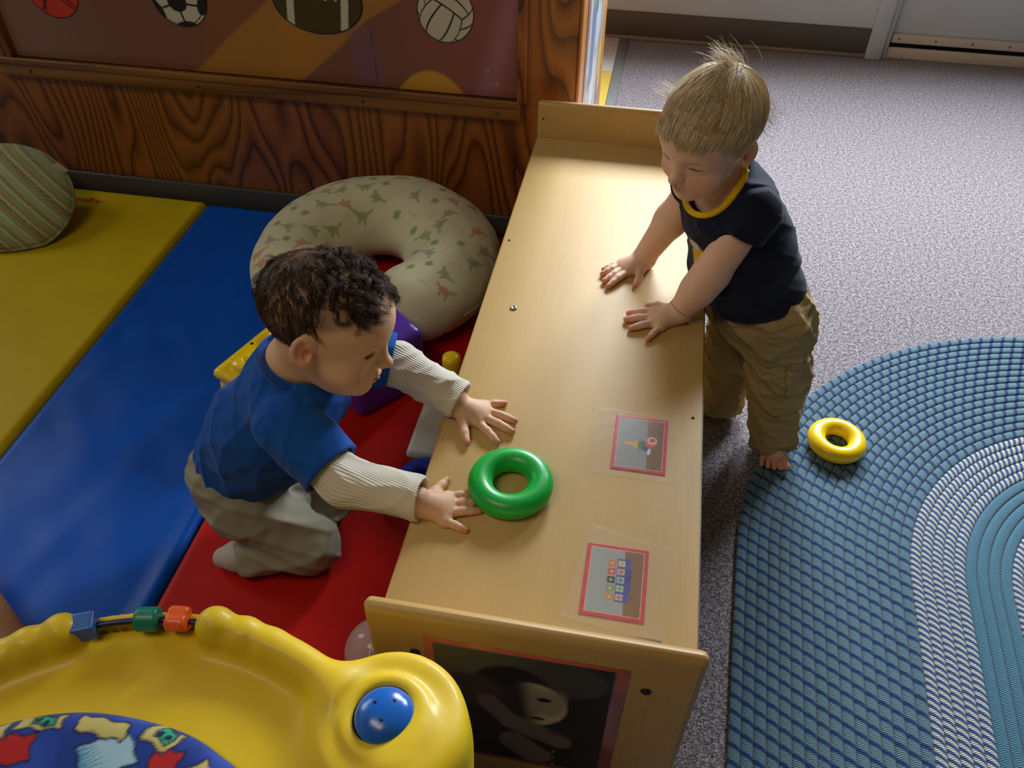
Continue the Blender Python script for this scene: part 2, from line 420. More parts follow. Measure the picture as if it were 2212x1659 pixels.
d1 = struct(B().box(1.062, 1.98, WBK+.012, WBK+.055, .012, .95, .003).box(1.062, 1.16, WBK+.012, WBK+.055, .95, 2.04, .003).box(1.88, 1.98, WBK+.012, WBK+.055, .95, 2.04, .003).box(1.16, 1.88, WBK+.012, WBK+.055, 1.95, 2.04, .003), 'door_1', MT['doorpaint'])
B().box(1.16, 1.88, WBK+.030, WBK+.036, .95, 1.95).build('door_pane', glass, d1, smooth=False)
B().box(1.066, 1.98, WBK-.001, WBK+.013, .055, .087, .003).build('door_sweep', MT['cream'], d1)
B().box(1.066, 1.98, WBK+.004, WBK+.012, .030, .056).build('door_gap_shade', MT['black'], d1, smooth=False)  # black strip: shade of the gap under the sweep, put in as colour
for k in range(7):
    c = (1.09+k*.125, WBK-.001, .071)
    B().lathe([(.004, 0), (.004, .0015), (.0015, .0022)], c, 10, np.c_[(1, 0, 0), (0, 0, 1), (0, -1, 0)]).build('screw', MT['screw'], d1)
struct(B().box(1.061, 2.0, 2.680, 2.745, 0, .040, .004), 'trim_4', MT['cream'])
struct(B().box(-2.92, -2.80, -2.4, .85, 0, 2.6).box(-2.92, -2.80, 2.15, WBK, 0, 2.6).box(-2.92, -2.80, .85, 2.15, 0, 1.0).box(-2.92, -2.80, .85, 2.15, 2.1, 2.6), 'wall_left', MT['wall'], smooth=False)
# vinyl corner behind the partition
fv = struct(B().box(-.9, .093, 2.36, 2.672, 0, .004), 'floor_vinyl', MT['vinyl_white'], smooth=False)
fy = B().box(-.9, .093, 2.02, 2.358, 0, .004).build('tile', MT['vinyl_yellow'], fv, smooth=False)
struct(B().box(.093, .128, 2.0, 2.672, 0, .007, .003), 'trim_5', MT['strip'])

# ------------------------------------------------------------ oak partition with its framed poster
YP = 1.262
part = struct(B().box(-2.3, .074, YP, 2.0, 0, 1.25, .004), 'wall_partition', MT['oak'])
endp = B().box(.074, .080, YP+.002, 1.998, .002, 1.248).build('end_panel', MT['oak_lit_end'], part, smooth=False)
B().box(.074, .0795, YP-.004, YP+.03, .1, 1.25, .002).build('corner_strip', MT['oak_lit_end'], part)
bb = struct(B().box(-2.3, .074, YP-.012, YP, 0, .085, .004), 'baseboard_partition', MT['base_dark'])
fr = B().box(-1.36, -.05, YP-.022, YP, .349, .392, .004).build('frame_rail', MT['oak_rail'], part)
B().box(-1.36, -.05, YP-.028, YP-.022, .392-.010, .398, .002).build('frame_lip', MT['oak_rail'], part)
B().box(-1.36, -1.305, YP-.022, YP, .392, 1.1, .004).build('frame_stile', MT['oak'], part)
B().box(-.056, -.035, YP-.022, YP, .392, 1.1, .004).build('frame_stile', MT['oak'], part)
B().box(-1.36, -.035, YP-.022, YP, 1.1, 1.14, .004).build('frame_rail', MT['oak_rail'], part)
for xx in (-1.27, -.83, -.42, -.1): B().lathe([(.004, 0), (.004, .001)], (xx, YP-.022, .366), 10, np.c_[(1, 0, 0), (0, 0, 1), (0, -1, 0)]).build('screw', MT['oldscrew'], part)
poster = empty('sports_poster', (-.68, YP, .395), 'framed brown and gold poster with four printed sport balls on oak partition', 'poster')
PX0, PX1, PZ0, PZ1 = -1.305, -.056, .394, 1.10
def poster_col(u, v):
    x = PX0+(PX1-PX0)*u; z = PZ0+(PZ1-PZ0)*v
    C = np.zeros((len(u), 3))+np.array(lin('#6f4733'))
    wob = .006*np.sin(x*37)+.008*np.sin(z*23+x*9)
    C = paint(C, sstep(-.95, -1.25, x+z*.3-.1), lin('#7b5a4c'))
    C = paint(C, .7*sstep(.01, -.01, np.abs(x+.9-z*.4)-.09+wob), lin('#78482a'))
    zl = np.interp(x, [-.9, -.84, -.72, -.60, -.45], [.36, .40, .486, .60, .75])
    zr = np.interp(x, [-.62, -.547, -.46, -.397, -.309, -.1], [.35, .414, .486, .546, .596, .70])
    inb = sstep(.004, -.004, z-zl+wob*.5)*sstep(-.004, .004, z-zr)
    C = paint(C, inb, lin('#94652a'))
    C = paint(C, inb*.5*sstep(.02, -.02, np.abs(x+.66-z*.2)-.05), lin('#a36a28'))
    C = paint(C, sstep(-.4, -.2, x)*sstep(.01, -.01, z-zr+.004)*.8, lin('#7a463e'))
    C = paint(C, sstep(.01, -.01, np.abs(x+.40+.12*(z-.4))-.03)*sstep(.55, .5, z)*.6, lin('#6a4a58'))
    hump = .444-((x+.258)/.07)**2*.04
    C = paint(C, sstep(.004, -.004, z-hump)*sstep(.10, .08, np.abs(x+.258)), lin('#b0822a'))
    C = paint(C, .35*sstep(.05, .0, np.abs(x+.10-.3*(z-.5))), lin('#a07088'))
    C = paint(C, .7*sstep(.008, .002, np.hypot(x+.105, z-.425)), lin('#c76a2a'))
    C = paint(C, .5*sstep(.007, .002, np.hypot(x+.125, z-.455)), lin('#8a8a70'))
    C = paint(C, .6*sstep(.002, .0005, np.abs(x+.386+.03*(z-.4)))*sstep(.405, .41, z)*sstep(.53, .525, z), lin('#3a2020'))
    return np.clip(C*1.4, 0, 1)
grid_patch((PX0, YP-.003, PZ0), (PX1-PX0, 0, 0), (0, 0, PZ1-PZ0), 360, 200, poster_col, 'poster_sheet', MT['print'], poster, .002)
def printed_disc(cx, cz, a, b, colf, name, tilt=0.):
    nr, na = 46, 150; V = [(cx, YP-.0036, cz)]; uv = [(0, 0)]
    for i in range(1, nr+1):
        for j in range(na):
            w = 2*math.pi*j/na; x, y = i/nr*math.cos(w), i/nr*math.sin(w); uv.append((x, y))
            V.append((cx+a*x*math.cos(tilt)-b*y*math.sin(tilt), YP-.0036, cz+a*x*math.sin(tilt)+b*y*math.cos(tilt)))
    Fc = [(0, 1+j, 1+(j+1) % na) for j in range(na)]
    for i in range(nr-1):
        for j in range(na): Fc.append((1+i*na+j, 1+(i+1)*na+j, 1+(i+1)*na+(j+1) % na, 1+i*na+(j+1) % na))
    uv = np.array(uv); rr = np.hypot(uv[:, 0], uv[:, 1]); C = colf(uv[:, 0], uv[:, 1])
    C = paint(C, sstep(.955, .97, rr), lin('#15130f'))
    return link(name, mesh(V, Fc, C), MT['print'], poster, False)
def sphere_dir(x, y, rx, rz):
    z = np.sqrt(np.maximum(0, 1-x*x-y*y)); p = np.stack([x, y, z], 1)
    A = np.array(Matrix.Rotation(rx, 3, 'X') @ Matrix.Rotation(rz, 3, 'Z')); return p @ A.T
def col_soccer(x, y):
    p = sphere_dir(x, y, .35, .5); g = (1+5**.5)/2
    ic = np.array([nrm(v) for v in [(0, s, t*g) for s in (-1, 1) for t in (-1, 1)]+[(s, t*g, 0) for s in (-1, 1) for t in (-1, 1)]+[(t*g, 0, s) for s in (-1, 1) for t in (-1, 1)]])
    fc = []
    for i in range(12):
        for j in range(i):
            for k in range(j):
                if ic[i] @ ic[j] > .4 and ic[j] @ ic[k] > .4 and ic[i] @ ic[k] > .4: fc.append(nrm(ic[i]+ic[j]+ic[k]))
    d = np.arccos(np.clip((p @ ic.T).max(1), -1, 1)); h = np.sort(p @ np.array(fc).T, 1)
    C = np.zeros((len(x), 3))+np.array(lin('#cfc9b0'))
    C = paint(C, sstep(.03, .02, (h[:, -1]-h[:, -2])), lin('#15130f'))
    return paint(C, sstep(.36, .34, d), lin('#15130f'))
def col_basket(x, y):
    C = np.zeros((len(x), 3))+np.array(lin('#d2371b'))
    for e in (np.abs(x*.6+y*.8+.1), np.abs(x*.8-y*.6), np.abs(np.hypot(x-1.25, y-.2)-.9), np.abs(np.hypot(x+1.2, y+.5)-.8)):
        C = paint(C, sstep(.035, .02, e), lin('#1c1210'))
    return C
def col_football(x, y):
    C = np.zeros((len(x), 3))+np.array(lin('#4a3a14'))
    for s in (-1, 1): C = paint(C, sstep(.085, .075, np.abs(x-s*.60-.09*y*s*0-.08*y)), lin('#cfc9b0'))
    C = paint(C, sstep(.04, .03, np.abs(y-.12-.05*np.sin(x*26)))*sstep(.45, .42, np.abs(x)), lin('#cfc9b0'))
    return C
def col_volley(x, y):
    p = sphere_dir(x, y, -.6, .55); C = np.zeros((len(x), 3))+np.array(lin('#cbc4ad'))
    ab = np.abs(p); k = ab.argmax(1); so = np.sort(ab, 1); ln = sstep(.05, .03, so[:, -1]-so[:, -2])
    t = p[np.arange(len(p)), (k+1) % 3]/ab.max(1)
    ln = np.maximum(ln, sstep(.05, .03, np.abs(np.abs(t)-.36)))
    return paint(C, ln, lin('#1d1a22'))
printed_disc(-1.15, .562, .067, .067, col_basket, 'printed_basketball')
printed_disc(-.834, .566, .068, .068, col_soccer, 'printed_soccer_ball')
printed_disc(-.505, .578, .104, .071, col_football, 'printed_football')
printed_disc(-.217, .574, .063, .064, col_volley, 'printed_volleyball')
# collage sheet under clear plastic on the end of the partition
def collage_col(u, v):
    C = np.zeros((len(u), 3))+np.array(lin('#b9a79c')); r = np.random.default_rng(5)
    pal = ['#8a5a4a', '#c9d2d8', '#3b4a78', '#d8c24a', '#5e7a34', '#9c7c8a', '#e4e2dc', '#6b4a3a', '#8a96b4', '#c08060']
    for i in range(26):
        a, b, w, h = r.random(), r.random(), .06+.12*r.random(), .05+.09*r.random(); s = .5*(r.random()-.5)
        C = paint(C, ((np.abs(u-a-s*(v-b)) < w) & (np.abs(v-b) < h)).astype(float), lin(pal[r.integers(len(pal))]))
    C = paint(C, .8*(np.abs(u-.62-.06*np.sin(v*9)) < .035), lin('#dfe8ee'))  # pale upright streak: gloss of the plastic painted into the sheet
    C = paint(C, .7*(np.abs(u-.12-.3*(v-.4)) < .02), lin('#e6d08a'))  # second gloss streak, warm and slanted, also painted in
    return C
col_s = grid_patch((.0812, 1.37, .05), (0, .50, 0), (0, 0, 1.05), 60, 110, collage_col, 'photo_collage', MT['print'], None, .001)
tag(col_s, 'glossy sheet of overlapping colour photos on the narrow end of the oak partition', 'poster')

# ------------------------------------------------------------ folding play mat (yellow, blue, red panels)
def vinyl(name, c, rough=.42):
    m, nt, bs = newmat(name); v = coords(nt); bs.inputs['Roughness'].default_value = rough; bs.inputs['Specular IOR Level'].default_value = .16
    f = noise(nt, v, 9, 3); cc = lin(c)
    nt.links.new(ramp(nt, f, [(.3, tuple(x*.93 for x in cc)), (.7, tuple(min(1, x*1.05) for x in cc))]), bs.inputs['Base Color'])
    bump(nt, bs, noise(nt, v, 900, 2), .10, .0006); return m
MT['m_yellow'] = vinyl('yellow_vinyl', '#c2a80a', .55); MT['m_blue'] = vinyl('blue_vinyl', '#0850b4', .38); MT['m_red'] = vinyl('red_vinyl', '#b5160c', .5)
fm = empty('folding_play_mat', (-.67, .57, 0), 'yellow, blue and red vinyl folding mat on the floor beside the shelf', 'play mat')
def mat_panel(x0, x1, y0, y1, zt, mat, seed, amp, name='mat_panel'):
    nx, ny = 70, 170; x = np.linspace(0, 1, nx); y = np.linspace(0, 1, ny)
    X, Y = np.meshgrid(x0+(x1-x0)*x, y0+(y1-y0)*y, indexing='ij')
    e = np.minimum(np.minimum(X-x0, x1-X), np.minimum(Y-y0, y1-Y)); rb = .014
    Z = zt-rb+np.sqrt(np.maximum(0, rb*rb-np.maximum(0, rb-e)**2))
    P = np.stack([X.ravel(), Y.ravel(), np.zeros(X.size)], 1)
    wr = sines(P*np.array([1, .55, 1]), seed, amp, 3.2)+sines(P, seed+3, amp*.45, 8)
    Z = Z+(wr.reshape(X.shape)-amp)*sstep(0, .05, e)
    V = np.stack([X, Y, Z], -1).reshape(-1, 3); i = np.arange((nx-1)*(ny-1)); a = (i//(ny-1))*ny+i % (ny-1)
    Q = np.stack([a, a+ny, a+ny+1, a+1], 1)
    rim = np.array(list(range(0, nx*ny, ny))+[(nx-1)*ny+j for j in range(1, ny)]+[(nx-1-k)*ny+ny-1 for k in range(1, nx)]+[ny-1-j for j in range(1, ny-1)])
    nV = len(V); V2 = V[rim].copy(); V2[:, 2] = .001; V = np.r_[V, V2]; k = np.arange(len(rim)); rn = np.roll(rim, -1)
    Q = np.r_[Q, np.stack([rim, nV+k, nV+np.roll(k, -1), rn], 1)]
    return link(name, mesh(V, Q), mat, fm)
mp_y = mat_panel(-1.335, -.893, -.10, 1.238, .046, MT['m_yellow'], 3, .0012)
mat_panel(-.890, -.452, -.10, 1.236, .041, MT['m_blue'], 8, .0028)
mat_panel(-.449, -.012, -.10, 1.234, .041, MT['m_red'], 14, .0018)
# maker's name printed on the yellow panel, upside down as seen from here
tc = bpy.data.curves.new('mat_lettering', 'FONT'); tc.body = 'Angeles'; tc.size = .030; tc.shear = .35; tc.extrude = .0002; tc.align_x = 'LEFT'
to = bpy.data.objects.new('tmp_text', tc); COL.objects.link(to)
bpy.context.view_layer.update()
me = bpy.data.meshes.new_from_object(to.evaluated_get(bpy.context.evaluated_depsgraph_get())); bpy.data.objects.remove(to)
me.transform(Matrix.Translation((-1.157, 1.187, .0462)) @ Matrix.Rotation(math.pi, 4, 'Z'))
MT['red_ink'] = plain('red_ink', '#c83a14', .6, .3, 0)
lo_ = link('lettering', me, MT['red_ink'], mp_y, False)

# ------------------------------------------------------------ braided oval rug
def rug_mat(name, stops, period, slant):
    m, nt, bs = newmat(name)
    a = N(nt, 'ShaderNodeAttribute', attribute_name='ruv'); sx = N(nt, 'ShaderNodeSeparateXYZ'); nt.links.new(a.outputs['Vector'], sx.inputs[0])
    m1 = N(nt, 'ShaderNodeMath', operation='MULTIPLY_ADD'); m1.inputs[1].default_value = 1/period; nt.links.new(sx.outputs[0], m1.inputs[0]); nt.links.new(sx.outputs[2], m1.inputs[2])
    m2 = N(nt, 'ShaderNodeMath', operation='MULTIPLY_ADD'); m2.inputs[1].default_value = slant; nt.links.new(sx.outputs[1], m2.inputs[0]); nt.links.new(m1.outputs[0], m2.inputs[2])
    nz = noise(nt, coords(nt), 420, 2); m3 = N(nt, 'ShaderNodeMath', operation='MULTIPLY_ADD'); m3.inputs[1].default_value = .16; nt.links.new(nz, m3.inputs[0]); nt.links.new(m2.outputs[0], m3.inputs[2])
    fr_ = N(nt, 'ShaderNodeMath', operation='FRACT'); nt.links.new(m3.outputs[0], fr_.inputs[0])
    c = ramp(nt, fr_.outputs[0], stops)
    # fine braided yarn: slanted threads
    w1_ = N(nt, 'ShaderNodeMath', operation='MULTIPLY_ADD'); w1_.inputs[1].default_value = 2*math.pi/.0034; nt.links.new(sx.outputs[0], w1_.inputs[0])
    ab = N(nt, 'ShaderNodeMath', operation='ABSOLUTE'); nt.links.new(sx.outputs[1], ab.inputs[0])
    w2_ = N(nt, 'ShaderNodeMath', operation='MULTIPLY'); w2_.inputs[1].default_value = 9.0; nt.links.new(ab.outputs[0], w2_.inputs[0]); nt.links.new(w2_.outputs[0], w1_.inputs[2])
    sn = N(nt, 'ShaderNodeMath', operation='SINE'); nt.links.new(w1_.outputs[0], sn.inputs[0])
    mx = N(nt, 'ShaderNodeMix', data_type='RGBA', blend_type='MULTIPLY'); mx.inputs[0].default_value = 1
    k = ramp(nt, sn.outputs[0], [(0, (.80,)*3), (1, (1.0,)*3)])
    nt.links.new(c, mx.inputs[6]); nt.links.new(k, mx.inputs[7]); nt.links.new(mx.outputs[2], bs.inputs['Base Color'])
    bs.inputs['Roughness'].default_value = .85; bs.inputs['Specular IOR Level'].default_value = .2; bs.inputs['Sheen Weight'].default_value = .2
    bump(nt, bs, sn.outputs[0], .5, .0012); return m
lb, db, wh, tl = lin('#60828e'), lin('#19356e'), lin('#cbc9b8'), lin('#497a90')
MT['rug_o'] = rug_mat('rug_blue_ticks', [(0, db), (.24, db), (.30, lb), (.94, lb), (1, db)], .0258, .16)
MT['rug_w'] = rug_mat('rug_white_fleck', [(0, lin('#2a4c86')), (.40, lin('#2f5590')), (.50, wh), (.90, wh), (1, lin('#2a4c86'))], .0125, .45)
MT['rug_t'] = rug_mat('rug_teal', [(0, tl), (.80, tl), (.88, lin('#7ba3b0')), (.94, tl), (1, tl)], .0062, .6)
rug = empty('braided_rug', (1.22, -.2, 0), 'large oval braided rug in blue, white and teal rings on the carpet', 'rug')
def rug_row(R, w, mat, row):
    # stadium loop: centre line from c1 (far) to c0 (near)
    c1 = np.array([1.250, .352]); c0 = np.array([1.195, -.75]); ax = nrm(c0-c1); pr = np.array([-ax[1], ax[0]]); L = np.linalg.norm(c0-c1)
    if pr[0] > 0: pr = -pr                                      # towards the shelf
    P = []; step = .011
    n1 = max(2, int(L/step)); n2 = max(10, int(math.pi*R/step))
    for i in range(n1): P.append(c0+pr*R-ax*L*i/n1)
    for i in range(n2): a = math.pi*i/n2; P.append(c1+R*(pr*math.cos(a)-ax*math.sin(a)))
    for i in range(n1): P.append(c1-pr*R+ax*L*i/n1)
    for i in range(n2): a = math.pi*i/n2; P.append(c0+R*(-pr*math.cos(a)+ax*math.sin(a)))
    P = np.array(P); m = len(P); T = np.roll(P, -1, 0)-np.roll(P, 1, 0); T /= np.linalg.norm(T, axis=1)[:, None]; Nn = np.stack([T[:, 1], -T[:, 0]], 1)
    seg = np.linalg.norm(np.roll(P, -1, 0)-P, axis=1); s = np.r_[0, np.cumsum(seg)[:-1]]
    na = 8; V = np.zeros((m, na, 3)); A = np.zeros((m, na, 3)); wav = 1+.05*np.sin(s/.0258*2*math.pi+row)
    for j in range(na):
        t = math.pi*(-.12+1.24*j/(na-1)); ox = math.cos(t); oz = math.sin(t)
        V[:, j, :2] = P+Nn*(w*.5*ox*1.02); V[:, j, 2] = .0050+(.0046*max(oz, -.1))
        A[:, j, 0] = s; A[:, j, 1] = ox; A[:, j, 2] = row*.37
    i = np.arange(m); Q = []
    for j in range(na-1): Q.append(np.stack([i*na+j, i*na+j+1, ((i+1) % m)*na+j+1, ((i+1) % m)*na+j], 1))
    Q = np.concatenate(Q)
    me = mesh(V.reshape(-1, 3), Q); vattr(me, 'ruv', A.reshape(-1, 3)); link('braid_row', me, mat, rug)
R = .757; row = 0
for n, w, mt in ((16, .0186, 'rug_o'), (5, .0182, 'rug_w'), (4, .0190, 'rug_t'), (5, .0182, 'rug_w'), (10, .0186, 'rug_o')):
    for k in range(n): rug_row(R-w/2, w, MT[mt], row); R -= w; row += 1
B().tube([(1.250+(1.195-1.250)*t, .352+(-.75-.352)*t, .004) for t in np.linspace(-.012, 1.012, 40)], .016, 10, flat=.3).build('rug_core', MT['rug_t'], rug)

# ------------------------------------------------------------ low maple shelf
shelf = empty('toy_shelf', (.19, .57, 0), 'low light maple toy shelf with raised end boards, between the two toddlers', 'shelf')
ZT = .34
tp = B().box(0, .38, -.052, 1.195, ZT-.019, ZT, .0015).build('top_board', MT['maple'], shelf)
B().box(-.0012, .0006, -.052, 1.195, ZT-.018, ZT-.001).build('edge_band', MT['edge'], tp, smooth=False)
B().box(.3794, .3812, -.052, 1.195, ZT-.018, ZT-.001).build('edge_band', MT['screw'], tp, smooth=False)
SW = Matrix(((1, 0, 0), (0, 0, 1), (0, 1, 0)))
def panel(y0, y1):
    b = B(); b.box(-.002, .382, 0, .424, y0, y1, .0098, rot=SW); b.F = [tuple(reversed(f)) for f in b.F]
    return b.build('end_board', MT['maple_x'], shelf)
e0 = panel(-.072, -.052); e1 = panel(1.195, 1.215)
B().box(.004, .376, -.052, 1.195, .03, .049).build('bottom_board', MT['maple'], shelf, smooth=False)
B().box(.352, .362, -.052, 1.195, .049, ZT-.019).build('back_board', MT['maple_x'], shelf, smooth=False)
B().box(.02, .352, .56, .578, .049, ZT-.019).build('divider', MT['maple_x'], shelf, smooth=False)
fr_y = np.c_[(1, 0, 0), (0, 0, 1), (0, -1, 0)]
for x in (.0545, .323): B().lathe([(.0062, 0), (.0062, .0012), (.0045, .0022), (.002, .0012)], (x, -.072, .343), 16, fr_y).build('bolt', MT['darkscrew'], e0)
B().lathe([(.0022, 0), (.0022, .0006)], (.012, 1.195, .385), 10, fr_y).build('screw_hole', MT['darkscrew'], e1)
B().lathe([(.0062, 0), (.006, .0018), (.004, .003), (.0025, .0018)], (.055, .58, ZT), 18).build('bolt', MT['screw'], tp)
for c in ((.011, .781), (.366, .372)): B().lathe([(.0026, 0), (.0026, .0005)], (c[0], c[1], ZT), 10).build('screw_hole', MT['darkscrew'], tp)
# photograph with pink border taped to the near end board
def photo_col(u, v):
    x = u; y = v
    C = np.zeros((len(u), 3))+np.array(lin('#0d0b0a'))
    C = paint(C, sstep(.55, .95, y+.15*np.sin(x*5))*.9*sstep(1.0, .2, x), lin('#6e6852'))
    C = paint(C, sstep(.03, 0, np.hypot((x-.80)/1.3, y-.86)-.12)*.7, lin('#4c4840'))
    C = paint(C, sstep(.03, -.01, np.hypot((x-.44)/1.1, y-.70)-.20), lin('#1a1512'))                   # hair
    face = sstep(.02, -.01, np.hypot((x-.56)/1.05, (y-.60))-.19)
    C = paint(C, face*.8, lin('#2a2420'))
    C = paint(C, face*sstep(.52, .68, x+.15*y-.05), lin('#c4b598'))
    C = paint(C, face*0+sstep(.03, -.01, np.hypot((x-.66)/.8, (y-.68)/1.25)-.12)*.75*sstep(.80, .70, y), lin('#8f846f'))
    C = paint(C, sstep(.015, 0, np.hypot((x-.63)*1.0, (y-.66)*2.2)-.035), lin('#16110f'))               # eye
    C = paint(C, sstep(.012, 0, np.hypot((x-.58), (y-.545)*1.4)-.026), lin('#8e836f'))                  # nose
    C = paint(C, sstep(.012, 0, np.hypot((x-.60)*.8, (y-.475)*2.6)-.03), lin('#3a2a26'))               # lips
    C = paint(C, sstep(.03, -.01, np.hypot((x-.20)/1.4, y-.66)-.12), lin('#4a352e'))
    for a, b, r in (((.30, .56), (.44, .40), .06), ((.44, .40), (.74, .28), .07), ((.46, .20), (.60, .08), .09)):
        a = np.array(a); b = np.array(b); d = b-a; t = np.clip(((x-a[0])*d[0]+(y-a[1])*d[1])/(d @ d+1e-12), 0, 1)
        C = paint(C, sstep(.02, -.01, np.hypot(x-a[0]-t*d[0], y-a[1]-t*d[1])-r)*.9, lin('#76655a'))
    C = paint(C, sstep(.02, 0, np.hypot((x-.78)/1.5, y-.40)-.07)*.6, lin('#2c2926'))
    zig = np.abs(x-.70-.012*np.sign(np.sin(y*90)))
    C = paint(C, sstep(.01, .005, zig)*sstep(.18, .16, y), lin('#7c746a'))
    return C
pc = empty('framed_photo', (.18, -.073, .09), 'dark photo of a child with pink border on the near end board', 'photograph')
def pinkcol(u, v): return np.zeros((len(u), 3))+np.array(lin('#b4553c'))
grid_patch((.066, -.0728, .085), (.236, 0, 0), (0, 0, .298), 4, 4, pinkcol, 'border', MT['print_matte'], pc, .0006)
grid_patch((.0775, -.0736, .096), (.209, 0, 0), (0, 0, .279), 150, 190, photo_col, 'print', MT['print_matte'], pc, .0006)
# two picture cards under clear film on the top
film, nt, bs = newmat('clear_film'); bs.inputs['Base Color'].default_value = (.9, .88, .8, 1); bs.inputs['Alpha'].default_value = .045; bs.inputs['Roughness'].default_value = .22; bs.inputs['Specular IOR Level'].default_value = .8
bump(nt, bs, noise(nt, coords(nt), 70, 3), .25, .002)
def seg(x, y, a, b, r):
    a = np.array(a); b = np.array(b); d = b-a; t = np.clip(((x-a[0])*d[0]+(y-a[1])*d[1])/(d @ d+1e-12), 0, 1); return np.hypot(x-a[0]-t*d[0], y-a[1]-t*d[1])-r
def card1(u, v):
    C = np.zeros((len(u), 3))+np.array(lin('#c8283c')); e = np.minimum(np.minimum(u*.078, (1-u)*.078), np.minimum(v*.107, (1-v)*.107))
    C = paint(C, sstep(.0052, .0056, e), lin('#d9b7b0')); ins = sstep(.0058, .0062, e)
    C = paint(C, ins, lin('#8d8f88')); C = paint(C, ins*sstep(.62, .64, u+.04*(v-.5)), lin('#7c5430'))
    x = u*.078; y = v*.107
    for a, b, r, c in (((.018, .052), (.034, .052), .0026, '#dba520'), ((.035, .051), (.035, .051), .0065, '#d9a21e'), ((.042, .047), (.042, .053), .0062, '#1f7a34'), ((.049, .045), (.049, .053), .0055, '#27397a'), ((.054, .056), (.054, .056), .0085, '#d8421e'), ((.056, .062), (.056, .062), .0075, '#c9b8ae'), ((.056, .062), (.057, .063), .004, '#c8301c'), ((.052, .036), (.053, .044), .0022, '#d9d5cc')):
        C = paint(C, sstep(.0006, -.0006, seg(x, y, a, b, r)), lin(c))
    return C
def card2(u, v):
    C = np.zeros((len(u), 3))+np.array(lin('#cf3a40')); e = np.minimum(np.minimum(u*.079, (1-u)*.079), np.minimum(v*.107, (1-v)*.107))
    C = paint(C, sstep(.0052, .0056, e), lin('#e0b9a8')); ins = sstep(.0058, .0062, e)
    C = paint(C, ins, lin('#a2a49b')); C = paint(C, ins*sstep(.63, .65, u+.05*(v-.5)), lin('#8a6238'))
    x = u*.079; y = v*.107
    C = paint(C, sstep(.001, -.001, np.maximum(np.abs(x-.049)-.0085, np.abs(y-.056)-.032)), lin('#5450a0'))
    C = paint(C, sstep(.001, -.001, np.maximum(np.abs(x-.055)-.004, np.abs(y-.056)-.018)), lin('#4a4690'))
    for k, (c1, c2) in enumerate((('#d08a2a', '#b8902c'), ('#8a9a5a', '#7fb02c'), ('#2e3a34', '#5a9a72'), ('#c8542a', '#c87838'), ('#cf7a3a', '#d8a83c'))):
        yy = .030+k*.0125
        C = paint(C, sstep(.0006, -.0006, np.maximum(np.abs(x-.034), np.abs(y-yy))-.0048), lin(c1))
        C = paint(C, sstep(.0006, -.0006, np.maximum(np.abs(x-.046), np.abs(y-yy-.001))-.0042), lin('#d8d0c0'))
        C = paint(C, sstep(.0006, -.0006, np.hypot(x-.046, y-yy-.001)-.0034), lin(c2))
        C = paint(C, .6*sstep(.0006, -.0006, np.hypot(x-.034, y-yy)-.0022), lin('#d8d0b8'))
    return C
def card(name, x0, y0, w, h, colf, film_c, label, sk=0.):
    t = empty(name, (x0+w/2, y0+h/2, ZT), label, 'picture card', 'picture cards taped to the shelf')
    grid_patch((x0, y0, ZT+.0011), (w, sk, 0), (-sk*1.2, h, 0), 100, 136, colf, 'printed_card', MT['print'], t, .0008)
    (a, b, c, d) = film_c; n = 40; V = []; Fc = []
    for i in range(n):
        for j in range(n):
            u, v = i/(n-1), j/(n-1); p = (np.array(a)*(1-u)+np.array(b)*u)*(1-v)+(np.array(d)*(1-u)+np.array(c)*u)*v
            V.append((p[0], p[1], ZT+.0016+.0004*math.sin(u*23+v*9)*math.sin(v*17)))
    for i in range(n-1):
        for j in range(n-1): k = i*n+j; Fc.append((k, k+1, k+n+1, k+n))
    b_ = B().add(V, Fc); o = b_.build('clear_film', film, t)
    md = o.modifiers.new('thickness', 'SOLIDIFY'); md.thickness = .0002
card('picture_card', .2525, .251, .0775, .107, card1, ((.226, .37), (.348, .366), (.350, .236), (.222, .240)), 'red-bordered card picturing a ring stacker, the farther card on the shelf top')
card('picture_card', .2365, .0135, .079, .106, card2, ((.238, .150), (.343, .128), (.342, -.010), (.214, .006)), 'red-bordered card picturing a purple toy rack, the nearer card on the shelf top')
B().box(.213, .338, -.050, -.004, ZT+.0002, ZT+.0005).build('tape_patch', film, shelf, smooth=False)
# ------------------------------------------------------------ rings and toys
def plastic(name, c, rough=.28, sss=.15, trans=0):
    m = plain(name, c, rough, .5, .03, 20, .03, 500, coat=.15, sss=sss); return m
MT['green_p'] = plastic('green_plastic', '#0bb23f', .38, .45); MT['yellow_p'] = plastic('yellow_plastic', '#f2cc0c', .25); MT['blue_p'] = plastic('blue_plastic', '#1c3a9c', .3)
MT['purple_p'] = plastic('purple_plastic', '#56309c', .35); MT['white_p'] = plastic('white_plastic', '#d8d2bf', .4); MT['tray_p'] = plastic('tray_plastic', '#e2be00', .55, .1)
def ring(name, c, R, r, mat, label, group=None, flat=.95):
    o = B().torus(c, R, r, 96, 32, flat=flat).build(name, mat); tag(o, label, 'ring', group); return o
ring('stacking_ring', (.121, .186, ZT+.0172*.95+.0005), .0415, .0172, MT['green_p'], 'green plastic stacking ring lying on the shelf top', 'plastic stacking rings')
ring('stacking_ring', (.689, .674, .0104+.0167), .0388, .0175, MT['yellow_p'], 'yellow plastic stacking ring lying on the braided rug', 'plastic stacking rings')
ring('stacking_ring', (-.068, .392, .041+.018), .043, .0195, MT['blue_p'], 'dark blue plastic stacking ring on the red mat, half behind the shelf edge', 'plastic stacking rings')
